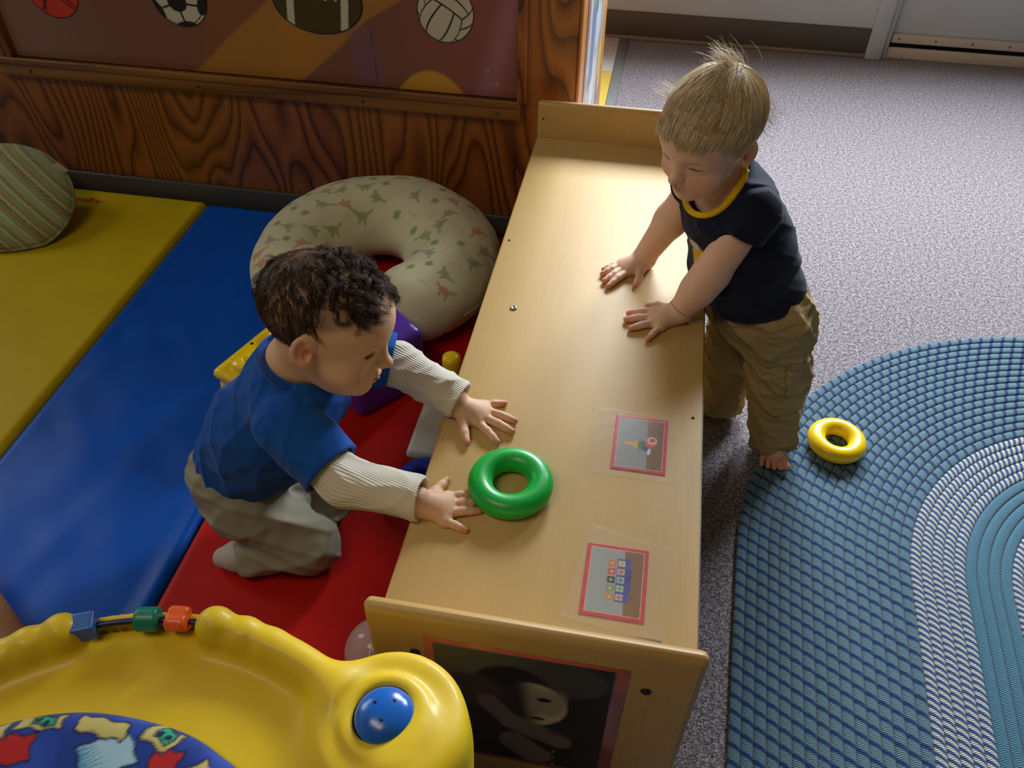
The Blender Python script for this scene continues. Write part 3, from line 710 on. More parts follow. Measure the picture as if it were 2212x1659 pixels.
# ring stacker base with yellow posts
sb_ = empty('ring_stacker_base', (-.07, .56, .04), 'white ring stacker base with yellow post on the red mat against the shelf', 'toy')
B().box(-.128, -.016, .455, .665, .044, .066, .010).build('base_plate', MT['white_p'], sb_)
B().lathe([(.019, 0), (.0185, .09), (.017, .098), (.010, .101)], (-.074, .627, .066), 28).build('post', MT['yellow_p'], sb_)
B().lathe([(.030, 0), (.026, .012), (.016, .020), (.012, .045), (.006, .048)], (-.050, .535, .066), 28).build('cone', MT['yellow_p'], sb_)
# yellow block with round studs
yb = empty('stud_block', (-.45, .58, .04), 'yellow plastic block with round studs on top, behind the dark-haired toddler', 'toy')
fr_b = np.array(Matrix.Rotation(math.radians(-20), 3, 'Z'))
s = Sdf(); s.box((-.422, .585, .09), (.068, .105, .058), .034, fr_b); s.plane((0, 0, .042), (0, 0, -1))
s.box((-.422, .585, .146), (.066, .102, .012), .011, fr_b, k=.004)
V, Q = s.mesh(.003, 2); link('block_body', mesh(V, Q), MT['yellow_p'], yb)
for d in ((-.014, -.056), (-.014, .046)):
    c = np.array([-.422, .585, .156])+fr_b @ np.array([d[0], d[1], 0])
    st = B().lathe([(.033, 0), (.031, .003), (.0275, .005), (.0265, .014), (.0235, .0175), (.008, .0180), (.006, .0175), (.0045, .012)], c, 36).build('stud', MT['yellow_p'], yb)
for d in ((-.050, -.004), (-.050, .075)):
    c = np.array([-.422, .585, .1575])+fr_b @ np.array([d[0], d[1], 0]); B().lathe([(.004, 0), (.0035, .0009)], c, 12).build('screw_hole', MT['darkscrew'], yb)
# purple upright toy panel
pp_ = empty('activity_toy', (-.21, .64, .04), 'purple plastic activity toy standing behind the dark-haired toddler', 'toy')
fr_p = np.array(Matrix.Rotation(math.radians(50), 3, 'Z'))
s = Sdf(); s.box((-.232, .640, .115), (.083, .055, .075), .016, fr_p); s.box((-.240, .644, .178), (.076, .045, .016), .012, fr_p, k=.012); s.plane((0, 0, .042), (0, 0, -1))
V, Q = s.mesh(.003, 2); link('panel_body', mesh(V, Q), MT['purple_p'], pp_)
c0_ = np.array([-.232, .640, 0]); nrm_p = fr_p @ np.array([0, -1., 0])
for lx, z in ((.060, .155), (.060, .06), (-.05, .155)):
    c = c0_+fr_p @ np.array([lx, -.0548, 0])+np.array([0, 0, z]); B().lathe([(.0045, 0), (.004, .0008)], c, 12, np.c_[fr_p[:, 0], (0, 0, 1), nrm_p]).build('screw_hole', MT['darkscrew'], pp_)
# clear ball by the end of the shelf
clr, nt, bs = newmat('clear_plastic'); bs.inputs['Roughness'].default_value = .08; bs.inputs['Base Color'].default_value = (.8, .82, .78, 1); bs.inputs['Alpha'].default_value = .28; bs.inputs['Specular IOR Level'].default_value = .9
s = Sdf(); s.ell((-.052, .045, .092), (.050, .050, .050)); V, Q = s.mesh(.003, 1)
cb = empty('clear_ball', (-.052, .045, .041), 'clear plastic ball on the red mat at the near end of the shelf', 'ball')
link('ball_shell', mesh(V, Q), clr, cb)
B().torus((-.052, .045, .092), .0497, .0012, 60, 8, np.c_[(0, 1, 0), (0, 0, 1), (1, 0, 0)]).build('seam', MT['white_p'], cb)

# ------------------------------------------------------------ round striped cushion
def cushion_stripes(V):
    u = (V[:, 0]*.62+V[:, 1]*.72+V[:, 2]*.55)
    C = np.zeros((len(V), 3))+np.array(lin('#98996a')); t = (u/.088) % 1.0
    for a, b, c in ((.00, .05, '#5c6b42'), (.05, .14, '#a9ad83'), (.14, .20, '#a6764a'), (.20, .38, '#8d9a62'), (.38, .44, '#b9b48c'), (.44, .52, '#7d8a58'), (.52, .56, '#aa7a4c'), (.56, .74, '#9ba57a'), (.74, .78, '#c0b893'), (.78, .92, '#8b9660'), (.92, .96, '#a8683e')):
        C = paint(C, sstep(a-.012, a+.004, t)*sstep(b+.012, b-.004, t), lin(c))
    return C
MT['fabric_v'] = vcol('printed_fabric', .9, .2, .25, 900, sheen=.15, vary=.12, vscale=18)
cu = empty('round_cushion', (-1.30, 1.05, .045), 'round green striped cushion leaning on the oak partition at the left edge', 'cushion')
fr_c = frame((.12, -.50, .78), (0, .8, .5))                     # thin axis along F
s = Sdf(lambda p: sines(p, 21, .0012, 7)); s.ell((-1.325, 1.036, .120), (.178, .060, .150), fr_c); s.plane((0, 0, .0510), (0, 0, -1), k=.02)
V, Q = s.mesh(.004, 1); link('cushion_body', mesh(V, Q, cushion_stripes(V)), MT['fabric_v'], cu)
cc_ = np.array([-1.325, 1.036, .120]); pts = [cc_+fr_c @ np.array([.1775*math.cos(a), 0, .1495*math.sin(a)]) for a in np.linspace(0, 2*math.pi, 90, endpoint=False)]
pts = [np.array([p_[0], p_[1], max(p_[2], .0535)]) for p_ in pts]
b = B().tube(pts, .0045, 8, closed=True); pm = mesh(b.V, b.F, cushion_stripes(np.array(b.V))*.85); link('piping', pm, MT['fabric_v'], cu)
MT['cotton_white'] = plain('white_label', '#c9c6c0', .8, .2, .05)
tg = cc_+fr_c @ np.array([.186*math.cos(.62), 0, .168*math.sin(.62)])
# the care label is sewn into the piping on the side that faces the room
tagpts = []
TD = nrm(np.array([.9, .0, .45])); TS = nrm(np.array([-.35, -.2, .7]))
base_t = np.array([-1.205, 1.124, .154])
b = B(); 
for k in range(2):
    for (a, c) in ((0, 0), (.032, 0), (.032, .03), (0, .03)): b.V.append(tuple(base_t+TD*a+TS*c+np.array([0, -.0012*k, 0])))
b.F = [(0, 1, 2, 3), (7, 6, 5, 4), (0, 4, 5, 1), (1, 5, 6, 2), (2, 6, 7, 3), (3, 7, 4, 0)]
b.build('care_label', MT['cotton_white'], cu, smooth=False)

# ------------------------------------------------------------ horseshoe nursing pillow
npil = empty('nursing_pillow', (-.33, .97, .04), 'cream horseshoe nursing pillow printed with little dinosaurs and leaves, against the partition', 'pillow')
NC = np.array([-.330, .955]); NR = .172
def ns_f(p):
    x = p[:, 0]-NC[0]; y = p[:, 1]-NC[1]
    a = np.arctan2(x, y)                                        # 0 at the wall side
    a = np.clip(a, -2.45, 2.30); qx = NR*np.sin(a)*1.02; qy = NR*np.cos(a)
    rr = .112-.012*np.clip((np.abs(a)-1.2)/1.2, 0, 1)
    zc = .117+.02*np.maximum(0, np.cos(a))
    d = np.sqrt((x-qx)**2+(y-qy)**2+((p[:, 2]-zc)*1.28)**2)
    return (d-rr)*.8
s = Sdf(lambda p: sines(p, 31, .0016, 6)+sines(p, 35, .0008, 14)); s.fn(ns_f, (NC[0], NC[1], .12), .31); s.plane((0, 0, .0415), (0, 0, -1), k=.02); s.plane((0, 1.244, 0), (0, 1, 0), k=.02)
s.plane((-.0035, 0, 0), (1, 0, 0), k=.02)
V, Q = s.mesh(.0034, 1)
C = np.zeros((len(V), 3))+np.array(lin('#d8d0aa'))
C = paint(C, .35*sstep(-.2, .5, sines(V, 5, 1, 3)), lin('#c8c09a'))
prn = np.random.default_rng(4); placed = []
kinds = ['leaf', 'red', 'grey', 'green', 'word', 'leaf']
tries = 0
while len(placed) < 120 and tries < 4000:
    tries += 1
    a = prn.uniform(-2.5, 2.35); rr = NR+prn.uniform(-.085, .085); p = np.array([NC[0]+rr*math.sin(a), NC[1]+rr*math.cos(a)])
    if all(np.hypot(*(p-q_)) > .037 for q_ in placed): placed.append(p)
for i, p in enumerate(placed):
    dx = V[:, 0]-p[0]; dy = V[:, 1]-p[1]; w = prn.uniform(0, 6.28); near = (np.hypot(dx, dy) < .03) & (V[:, 2] > .09)
    x = (dx*math.cos(w)+dy*math.sin(w)); y = (-dx*math.sin(w)+dy*math.cos(w)); k = kinds[i % 6]
    if k == 'leaf':
        e = np.hypot(x, y)-.0108*(.62+.38*np.cos(4.5*np.arctan2(y, x))**2); c = '#6f8f45'; st = .8
    elif k == 'word':
        e = np.maximum(np.abs(x)-.020, np.abs(y+.001*np.sin(x*900))-.0022); c = '#c98a62'; st = .6
        e = np.where(np.sin(x*1500) > .3, .01, e)
    else:
        e = np.minimum.reduce([np.hypot(x/1.5, y)-.0078, seg(x, y, (.008, .002), (.022, .010), .0022), seg(x, y, (-.009, .002), (-.017, .007), .0034), seg(x, y, (.005, -.004), (.006, -.012), .0024), seg(x, y, (-.006, -.004), (-.007, -.012), .0024)])
        c = {'red': '#c87a52', 'grey': '#8f947f', 'green': '#8a9a5a'}[k]; st = .75
        C = paint(C, near*.35*sstep(.0012, .0, np.abs(e)), lin('#5a5a48'))
    C = paint(C, near*st*sstep(.0012, -.0012, e), lin(c))
link('pillow_body', mesh(V, Q, C), MT['fabric_v'], npil)
# seam along the outside
pts = []
for a in np.linspace(-2.2, 2.1, 80):
    d_ = np.array([math.sin(a), math.cos(a), 0]); z = .112+.02*max(0, math.cos(a)); o_ = np.array([NC[0]+NR*d_[0], NC[1]+NR*d_[1], z])
    pts.append(s.hit(o_, d_, 0, .14, 60))
MT['cream_piping'] = plain('cream_piping', '#b8b088', .9, .2)
B().tube(pts, .0022, 6).build('seam', MT['cream_piping'], npil)

# ------------------------------------------------------------ brown padded block at the left edge
bl = Sdf(lambda p: sines(p, 41, .0008, 5)); fr_k = np.array(Matrix.Rotation(math.radians(-32), 3, 'Z'))
bl.box(np.array([-.742, -.196, .095]), (.235, .235, .048), .030, fr_k)
bl.plane((0, 0, .047), (0, 0, -1))
V, Q = bl.mesh(.006, 1); MT['brown'] = plain('brown_vinyl', '#8a5f3a', .6, .3, .06, 8)
tag(link('padded_block', mesh(V, Q), MT['brown']), 'plain brown padded block at the lower left beside the blue mat', 'cushion')

# ------------------------------------------------------------ baby activity saucer with yellow tray
TC = np.array([-.157, -.441]); TR = .318
sau = empty('activity_saucer', (TC[0], TC[1], 0), 'yellow plastic baby activity saucer with patterned blue seat, at the bottom left', 'baby walker')
s = Sdf()
def tray_f(p):                                                  # dished tray with a hole for the seat
    r = np.hypot(p[:, 0]-TC[0], p[:, 1]-TC[1]); z = p[:, 2]-(.396+.10*np.maximum(0, r-.20)**2)
    dx = np.maximum(np.abs(r-.245)-.070, 0); dz = np.maximum(np.abs(z)-.006, 0)
    return np.hypot(dx, dz)-.004
s.fn(tray_f, (TC[0], TC[1], .40), .34)
A0, A1 = math.atan2(-.126-TC[1], -.149-TC[0]), math.atan2(-.166-TC[1], -.305-TC[0])        # bead track between these angles
def rim_f(p):
    x = p[:, 0]-TC[0]; y = p[:, 1]-TC[1]; a = np.arctan2(y, x); r = np.hypot(x, y)
    intr = (a > A0) & (a < A1)
    aa = np.where(intr, np.where(a-A0 < A1-a, A0, A1), a)
    d = np.sqrt((x-TR*np.cos(aa))**2+(y-TR*np.sin(aa))**2+((p[:, 2]-.412)*.85)**2)-.020
    return d
s.fn(rim_f, (TC[0], TC[1], .41), .345, k=.018)
for a in (A0, A1):
    sg = -1 if a == A0 else 1
    for k, (off, rr, up) in enumerate(((0.0, .0215, .424), (.105, .0200, .420), (.205, .0195, .415))):
        an = a+sg*off; s.ell((TC[0]+TR*math.cos(an), TC[1]+TR*math.sin(an), up), rr, k=.006)
# low wall along the bead track
def wall_f(p):
    x = p[:, 0]-TC[0]; y = p[:, 1]-TC[1]; a = np.clip(np.arctan2(y, x), A0, A1)
    d = np.sqrt((x-(TR+.010)*np.cos(a))**2+(y-(TR+.010)*np.sin(a))**2+(np.maximum(np.abs(p[:, 2]-.404)-.010, 0))**2)-.0055
    return d
s.fn(wall_f, (TC[0], TC[1], .41), .345, k=.004)
# round corner lobe for the blue dome
LC = np.array([.066, -.190]); ROT = lambda a: np.array([math.cos(a), math.sin(a)])
def lobe_f(p):
    r = np.hypot(p[:, 0]-LC[0], p[:, 1]-LC[1])
    dx = np.maximum(r-.064, 0); dz = np.maximum(np.abs(p[:, 2]-.400)-.014, 0); return np.hypot(dx, dz)-.014
s.fn(lobe_f, (LC[0], LC[1], .4), .09, k=.03)
s.fn(lambda p: np.maximum(np.hypot(p[:, 0]-LC[0]+.004, p[:, 1]-LC[1])-.048, .4165-p[:, 2]), (LC[0], LC[1], .43), .10, k=.008, op='s')
def lobe2_f(p):
    r = np.hypot(p[:, 0]-LC[0]+.004, p[:, 1]-LC[1]); z = p[:, 2]-.424
    return np.hypot(np.maximum(np.abs(r-.0390)-.0010, 0), np.maximum(np.abs(z)-.004, 0))-.0072
s.fn(lobe2_f, (LC[0], LC[1], .43), .06, k=.007)
LC2 = np.array([.075, -.245])
s.cap((LC[0]+.030, LC[1]-.02, .385), (LC[0]+.045, LC[1]-.05, .32), .050, .06, k=.03)
for a in (math.radians(-40), math.radians(190)):
    c = TC+.30*ROT(a); s.ell((c[0], c[1], .405), (.06, .06, .022), k=.03)
V, Q = s.mesh(.0035, 2); tray_o = link('tray', mesh(V, Q), MT['tray_p'], sau)
MT['dome_p'] = plastic('dome_blue', '#1f62b8', .22)
prof = [(.0305*math.cos(t), .017*math.sin(t)) for t in np.linspace(0, math.pi/2*.97, 14)]
DC = np.array([LC[0]-.004, LC[1], .4315])
dome = B().lathe([(.0305, -.014)]+prof, DC, 48).build('dome_button', MT['dome_p'], sau)
B().torus(DC+np.array([0, 0, .0]), .0308, .0012, 60, 8).build('dome_gap', MT['black'], sau)
for dx, dy in ((-.010, .006), (.008, .011), (.001, -.010)):
    rr = math.hypot(dx, dy); z = .017*math.sqrt(1-(rr/.0300)**2); B().lathe([(.0017, -.001), (.0017, .0004)], DC+np.array([dx, dy, z]), 10).build('speaker_hole', MT['darkscrew'], dome)
# bead track: dark rod and three sliding beads
MT['rod'] = plain('navy_rod', '#15184a', .4, .5, 0)
angs = np.linspace(A0-.02, A1+.02, 30); B().tube([(TC[0]+TR*math.cos(a), TC[1]+TR*math.sin(a), .424) for a in angs], .0034, 10).build('bead_rod', MT['rod'], sau)
def bead(px, py, mat, kind):
    a = math.atan2(py-TC[1], px-TC[0]); c = np.array([TC[0]+TR*math.cos(a), TC[1]+TR*math.sin(a), .426]); t = np.array([-math.sin(a), math.cos(a), 0]); rd = np.array([math.cos(a), math.sin(a), 0])
    ax = np.c_[rd, (0, 0, 1), t]
    s = Sdf()
    if kind == 'barrel': s.cap(c-t*.0105, c+t*.0105, .0135, k=.001); s.plane(c+t*.0125, t, k=.004); s.plane(c-t*.0125, -t, k=.004)
    elif kind == 'lobed':
        for w in (.5, 2.6, 4.7): s.cap(c-t*.008+.006*(rd*math.cos(w)+np.array([0, 0, 1])*math.sin(w)), c+t*.008+.006*(rd*math.cos(w)+np.array([0, 0, 1])*math.sin(w)), .009, k=.003)
        s.plane(c+t*.0115, t, k=.004); s.plane(c-t*.0115, -t, k=.004)
    else:
        s.box(c, (.0118, .0118, .0118), .002, ax)
    V, Q = s.mesh(.0012, 1); link('bead', mesh(V, Q), mat, sau)
bead(-.282, -.160, plastic('bead_blue', '#2f62a8', .4), 'cube'); bead(-.222, -.137, plastic('bead_green', '#0c7d63', .4), 'barrel'); bead(-.190, -.130, plastic('bead_orange', '#f2601c', .4), 'lobed')
# seat ring and padded fabric seat
MT['red_p'] = plastic('red_plastic', '#c8331a', .4)
SC = np.array([-.186, -.478])
s = Sdf()
def seat_f(p):
    r = np.hypot(p[:, 0]-SC[0], p[:, 1]-SC[1])
    return (np.sqrt((np.maximum(np.abs(r-.185)-.035, 0))**2+((p[:, 2]-.408)*.9)**2)-.030)
s.fn(seat_f, (SC[0], SC[1], .41), .26); s.disp = lambda p: sines(p, 51, .0015, 9)
V, Q = s.mesh(.0024, 1)
C = np.zeros((len(V), 3))+np.array(lin('#1f3d92'))
n1 = sines(V*np.array([1, .35, 1]), 8, 1, 26); C = paint(C, .5*sstep(0, .8, n1), lin('#16286a')); C = paint(C, .3*sstep(.2, 1, -n1), lin('#2f5cb0'))
def patch(cx, cy, w, h, ang, col, edge='#10163c', tex=None):
    global C
    dx = V[:, 0]-cx; dy = V[:, 1]-cy; x = dx*math.cos(ang)+dy*math.sin(ang)+.0015*np.sin(dy*300); y = -dx*math.sin(ang)+dy*math.cos(ang)+.0015*np.sin(dx*260)
    e = np.maximum(np.abs(x)-w/2, np.abs(y)-h/2); up = (V[:, 2] > .40)
    C = paint(C, up*sstep(.0035, .001, e), lin(edge)); C = paint(C, up*sstep(.001, -.0015, e), lin(col))
    if tex: C = paint(C, up*.6*sstep(.001, -.0015, e)*sstep(.2, .7, np.sin(x*40+1)+.3*np.sin(y*1400)), lin(tex))
PAT = [(-.275, -.289, .036, .026, .25, '#b0201c', None), (-.184, -.277, .046, .040, .75, '#4d8aa6', '#b8d0d0'), (-.127, -.279, .026, .034, .05, '#b0201c', None), (-.321, -.320, .044, .036, .5, '#4d8aa6', '#b8d0d0'),
       (-.060, -.350, .045, .040, .3, '#4d8aa6', '#b8d0d0'), (-.020, -.43, .03, .03, .6, '#b0201c', None), (-.36, -.42, .03, .03, .1, '#b0201c', None)]
for a in PAT: patch(a[0], a[1], a[2], a[3], a[4], a[5], tex=a[6])
for cx, cy, w, h, an, g in ((-.203, -.252, .050, .017, -.05, 0), (-.143, -.249, .034, .022, -.35, 1), (-.265, -.258, .044, .016, .15, 1), (-.310, -.280, .040, .020, .45, 0), (-.085, -.285, .04, .02, -.8, 0)):
    patch(cx, cy, w, h, an, '#b9a860')
    if g:
        patch(cx+.003, cy+.002, w*.5, h*.6, an, '#1f9a6c')
        for q_ in ((-.003, .002), (.007, -.001)): C = paint(C, (V[:, 2] > .4)*sstep(.0042, .0032, np.hypot(V[:, 0]-cx-q_[0], V[:, 1]-cy-q_[1])), lin('#10163c'))
link('seat_cushion', mesh(V, Q, C), MT['fabric_v'], sau)
pts = [(SC[0]+.223*math.cos(a), SC[1]+.223*math.sin(a), .404) for a in np.linspace(0, 2*math.pi, 90, endpoint=False)]
B().tube(pts, .008, 10, closed=True).build('seat_ring', MT['red_p'], sau)
MT['blue_trim'] = plain('light_blue_binding', '#3f6fae', .8, .2)
b = B().tube([(SC[0]+.14+.05*math.cos(t)*.9, SC[1]+.19+.03*math.sin(t)-.02, .437+.004*math.sin(t)) for t in np.linspace(-.6, 2.2, 24)], .005, 8).build('binding', MT['blue_trim'], sau)
# legs and floor dish that carry the tray
for a in (20, 140, 260):
    c = TC+.265*ROT(math.radians(a)); B().lathe([(.034, .03), (.030, .10), (.028, .30), (.034, .392)], (c[0], c[1], 0), 24).build('leg', MT['tray_p'], sau)
B().lathe([(.02, .012), (.20, .004), (.262, .002), (.288, .02), (.292, .045), (.284, .045), (.262, .022), (.20, .020), (.02, .030)], (TC[0], TC[1], 0), 60).build('floor_dish', MT['tray_p'], sau)
# ------------------------------------------------------------ people
MT['skin'] = vcol('skin', .55, .35, .06, 700, sss=.18, vary=.05, vscale=90)
MT['eye'] = vcol('eye', .12, .6)
MT['cloth_v'] = vcol('knit_cloth', .9, .2, .22, 1100, sheen=.08, bdist=.0008)
MT['rib_v'] = vcol('ribbed_cotton', .9, .2, rib=True, sheen=.2)
def hair_mat(name, rough):
    m = vcol(name, rough, .45, vary=0); return m
MT['hair'] = hair_mat('hair', .42)
def folds(p, seed, amp, freq, sc=(1, 1, 1)):
    r = np.random.default_rng(seed); q = p*np.array(sc); o = np.zeros(len(p))
    for i in range(4):
        d = nrm(r.normal(size=3)); e = nrm(r.normal(size=3)); ph = q @ d*freq*(.7+.6*r.random())*6.283+r.random()*6.283+1.6*np.sin(q @ e*freq*2.6+r.random()*6)
        o += (1-np.abs(np.sin(ph)))**2
    return -(o-1.0)*amp
def short_sleeve(pts, rs, hole, parent, seed, col, mat, name='sleeve'):
    q = Sdf(lambda p: folds(p, seed, .0016, 10)); q.chain(pts, rs, k=.02)
    e = np.array(pts[-1]); d = nrm(e-np.array(pts[-2])); q.plane(e+d*.006, d, k=.003); q.cap(e+d*.05, e-d*.018, hole, None, k=.003, op='s')
    V, Q = q.mesh(.0019, 2); return link(name, mesh(V, Q, np.zeros((len(V), 3))+np.array(lin(col))), mat, parent)
class Head:
    def __init__(h, O, F_, U_, sc): h.O = np.array(O, float); h.B = frame(F_, U_); h.s = sc
    def p(h, l, f, u): return h.O+h.s*(h.B @ np.array([l, f, u], float))
    def loc(h, V): return ((np.asarray(V)-h.O) @ h.B)/h.s
    def add(h, S, lids=.5, mouth_open=0., nose=1.):
        s = h.s; E = lambda c, r, k, op='u': S.ell(h.p(*c), np.array(r)*s, h.B, k*s, op)
        E((0, -.012, .022), (.0655, .084, .068), .01)
        E((0, .028, .022), (.055, .052, .050), .03)
        E((0, .024, -.035), (.049, .048, .050), .03)
        for q in (-1, 1): E((q*.029, .040, -.042), (.026, .029, .026), .014)
        E((0, .060, -.048), (.024, .021, .021), .012)
        E((0, .060, -.074), (.019, .017, .014), .014)
        E((0, .030, -.070), (.036, .038, .022), .016)
        for q in (-1, 1): E((q*.027, .0865, -.006), (.0165, .0125, .0105), .012, 's')
        S.cap(h.p(0, .070, .001), h.p(0, .084, -.024), .0065*s, .0085*s, .010*s)
        E((0, .0885, -.0265), (.0088, .0088, .0080), .005)
        for q in (-1, 1): E((q*.0078, .0830, -.0290), (.0055, .0065, .0050), .004)
        for q in (-1, 1): E((q*.0042, .0885, -.0338), (.0022, .0025, .0022), .002, 's')
        for q in (-1, 1):
            c = (q*.0265, .0560, -.006)
            E(c, (.0145, .0145, .0138), .006)                       # closed lids over the eyeball
            up = .0052*lids*2
            E((q*.0295, .0700, -.0080), (.0122, .0080, .0006+up*.62), .0015, 's')
        g = mouth_open
        E((0, .0795, -.0478), (.0130, .0068, .0042), .004); E((0, .0775-.002*g, -.0552-.006*g), (.0110, .0068, .0046), .004)
        S.cap(h.p(-.0115, .0845, -.0512-.002*g), h.p(.0115, .0845, -.0512-.002*g), (.0012+.004*g)*s, None, .0015*s, 's')
        E((0, .0845, -.0400), (.0030, .0040, .0050), .004, 's')
        for q in (-1, 1):
            fr_e = h.B @ np.array(Matrix.Rotation(q*.35, 3, 'Z'))
            S.ell(h.p(q*.0685, -.008, -.013), np.array([.0060, .0150, .0235])*s, fr_e, .006*s)
            S.ell(h.p(q*.0660, -.002, -.030), np.array([.0055, .0080, .0080])*s, fr_e, .006*s)
            S.ell(h.p(q*.0748, -.006, -.010), np.array([.0072, .0090, .0155])*s, fr_e, .002*s, 's')
            S.ell(h.p(q*.0690, -.001, -.016), np.array([.0070, .0058, .0080])*s, fr_e, .002*s, 's')
    def eyes(h, gaze, iris, parent):
        for q in (-1, 1):
            c = h.p(q*.0265, .0560, -.006); r = .0128*h.s; b = B(); n, m = 28, 40
            g = nrm(h.B @ np.array(gaze)); a = nrm(np.cross(g, h.B[:, 2])); d = np.cross(a, g); V = []; C = []
            for i in range(n):
                t = math.pi*i/(n-1)
                for j in range(m):
                    w = 2*math.pi*j/m; V.append(c+r*(math.cos(t)*g+math.sin(t)*(math.cos(w)*a+math.sin(w)*d)))
                    C.append(lin('#0a0706') if t < .20 else lin(iris) if t < .48 else lin('#20130c') if t < .54 else lin('#d9d2ca'))
            Fc = [(i*m+j, i*m+(j+1) % m, (i+1)*m+(j+1) % m, (i+1)*m+j) for i in range(n-1) for j in range(m)]
            link('eye', mesh(V, Fc, np.array(C)), MT['eye'], parent)
    def colour(h, V, base, lip, blush, hairmask=None, haircol=None):
        L_ = h.loc(V); C = np.zeros((len(V), 3))+np.array(lin(base))
        def bl(c, r, col, st):
            nonlocal C
            d = np.linalg.norm((L_-np.array(c))/np.array(r), axis=1); C = paint(C, st*sstep(1.0, .4, d), lin(col))
        for q in (-1, 1):
            bl((q*.034, .062, -.040), (.026, .03, .022), blush, .45); bl((q*.07, -.006, -.014), (.012, .018, .026), blush, .6)
            bl((q*.027, .068, -.008), (.015, .012, .010), '#a8705c', .35)
            bl((q*.0268, .0715, -.0060), (.0125, .008, .0024), '#4a2c20', .75)
            bl((q*.028, .078, .0095), (.018, .02, .0035), '#8a6244', .45)
        bl((0, .088, -.028), (.012, .012, .010), blush, .45)
        bl((0, .0800, -.0475), (.0145, .010, .0050), lip, .8); bl((0, .0775, -.0560), (.0125, .010, .0058), lip, .85)
        bl((0, .083, -.0512), (.012, .006, .0022), '#7a2f2a', .8)
        return C
def hand(S, wrist, palm, fingers, thumb, z, k=.004, r=.0061, back=.006):
    # palm as a rounded slab, five separate fingers resting on the surface
    W3 = np.array([wrist[0], wrist[1], z+.014]); P3 = np.array([palm[0], palm[1], z+.0085])
    for (a, b) in fingers:
        kn = np.array([a[0], a[1], z+.0075]); S.cap(W3*.25+P3*.75, kn, .0112, .0090, k=.010)
    d = nrm(P3-W3); S.cap(W3, P3, .0190, .0168, k=.012, sc=(1, 1, .82))
    for (a, b), rr in zip(fingers, (1.0, 1.04, 1.0, .88)):
        a3 = np.array([a[0], a[1], z+.0072]); b3 = np.array([b[0], b[1], z+r*rr*.86]); m = (a3+b3)/2+np.array([0, 0, .0022])
        m2 = a3*.25+b3*.75+np.array([0, 0, .0012])
        S.cap(a3, m, r*rr*1.16, r*rr*1.04, k=.0022); S.cap(m, m2, r*rr*1.04, r*rr*.98, k=.002); S.cap(m2, b3, r*rr*.98, r*rr*.86, k=.002)
    t0, t1, t2 = [np.array([t[0], t[1], z+zz]) for t, zz in zip(thumb, (.0085, .0068, .0055))]
    S.cap(P3*.5+W3*.5, t0, .0105, .0085, k=.008); S.cap(t0, t1, .0080, .0068, k=.004); S.cap(t1, t2, .0066, .0054, k=.003)
def hand_tint(V, C, tips, knuckles, col, st=.5):
    for t in tips: C = paint(C, st*sstep(.012, .004, np.linalg.norm(V-np.array(t), axis=1)), lin(col))
    return C
def strands(paths, radii, cols, name, mat, parent):
    # thin three-sided tubes, one mesh
    n, m = paths.shape[:2]; T = np.gradient(paths, axis=1); T /= np.linalg.norm(T, axis=2, keepdims=True)+1e-9
    rv = np.array([.31, .77, .55]); a = np.cross(T, rv); a /= np.linalg.norm(a, axis=2, keepdims=True)+1e-9; b = np.cross(T, a)
    V = np.zeros((n, m, 3, 3))
    for j in range(3):
        w = 2*math.pi*j/3; V[:, :, j] = paths+radii[:, :, None]*(math.cos(w)*a+math.sin(w)*b)
    idx = np.arange(n*m*3).reshape(n, m, 3); Q = []
    for j in range(3):
        k = (j+1) % 3; Q.append(np.stack([idx[:, :-1, j], idx[:, :-1, k], idx[:, 1:, k], idx[:, 1:, j]], -1).reshape(-1, 4))
    C = np.repeat(np.repeat(cols[:, None, None, :], m, 1), 3, 2).reshape(-1, 3)
    return link(name, mesh(V.reshape(-1, 3), np.concatenate(Q), C), mat, parent)
CR_C = np.array([0, -.012, .022]); CR_R = np.array([.0655, .084, .068])
FH_C = np.array([0, .028, .022]); FH_R = np.array([.055, .052, .050])
def comb(head, roots, dirf, length, nseg, lift, r0, jitter, rg, off0=.001, curl=None):
    # walks each hair over the skull along dirf, kept just outside the cranium and the forehead
    n = len(roots); P = np.zeros((n, nseg, 3)); p = roots.copy(); st = length/(nseg-1)
    rad = np.where(np.arange(nseg) < nseg*.6, 1, 1-.75*(np.arange(nseg)-nseg*.6)/(nseg*.4))*np.ones((n, 1))*r0
    jit = rg.normal(size=(n, 3))*jitter; lf = lift*(rg.random(n)**1.5)
    for i in range(nseg):
        for cc, cr in ((CR_C, CR_R), (FH_C, FH_R)):
            x = (p-cc)/cr; rn = np.linalg.norm(x, axis=1, keepdims=True)
            want = 1+(off0+lf*(i/(nseg-1)))[:, None]/cr.mean()
            p = np.where(rn < want, cc+cr*x/rn*want, p)
        x = (p-CR_C)/CR_R; nor = x/CR_R; nor /= np.linalg.norm(nor, axis=1, keepdims=True)
        P[:, i] = p
        d = dirf(p, i/(nseg-1))+jit; d = d-(d*nor).sum(1, keepdims=True)*nor; d /= np.linalg.norm(d, axis=1, keepdims=True)+1e-9
        if curl is not None: d = d+curl(p, i/(nseg-1), nor)
        p = p+d*st[:, None]
    return head.O+head.s*(P @ head.B.T), rad*head.s
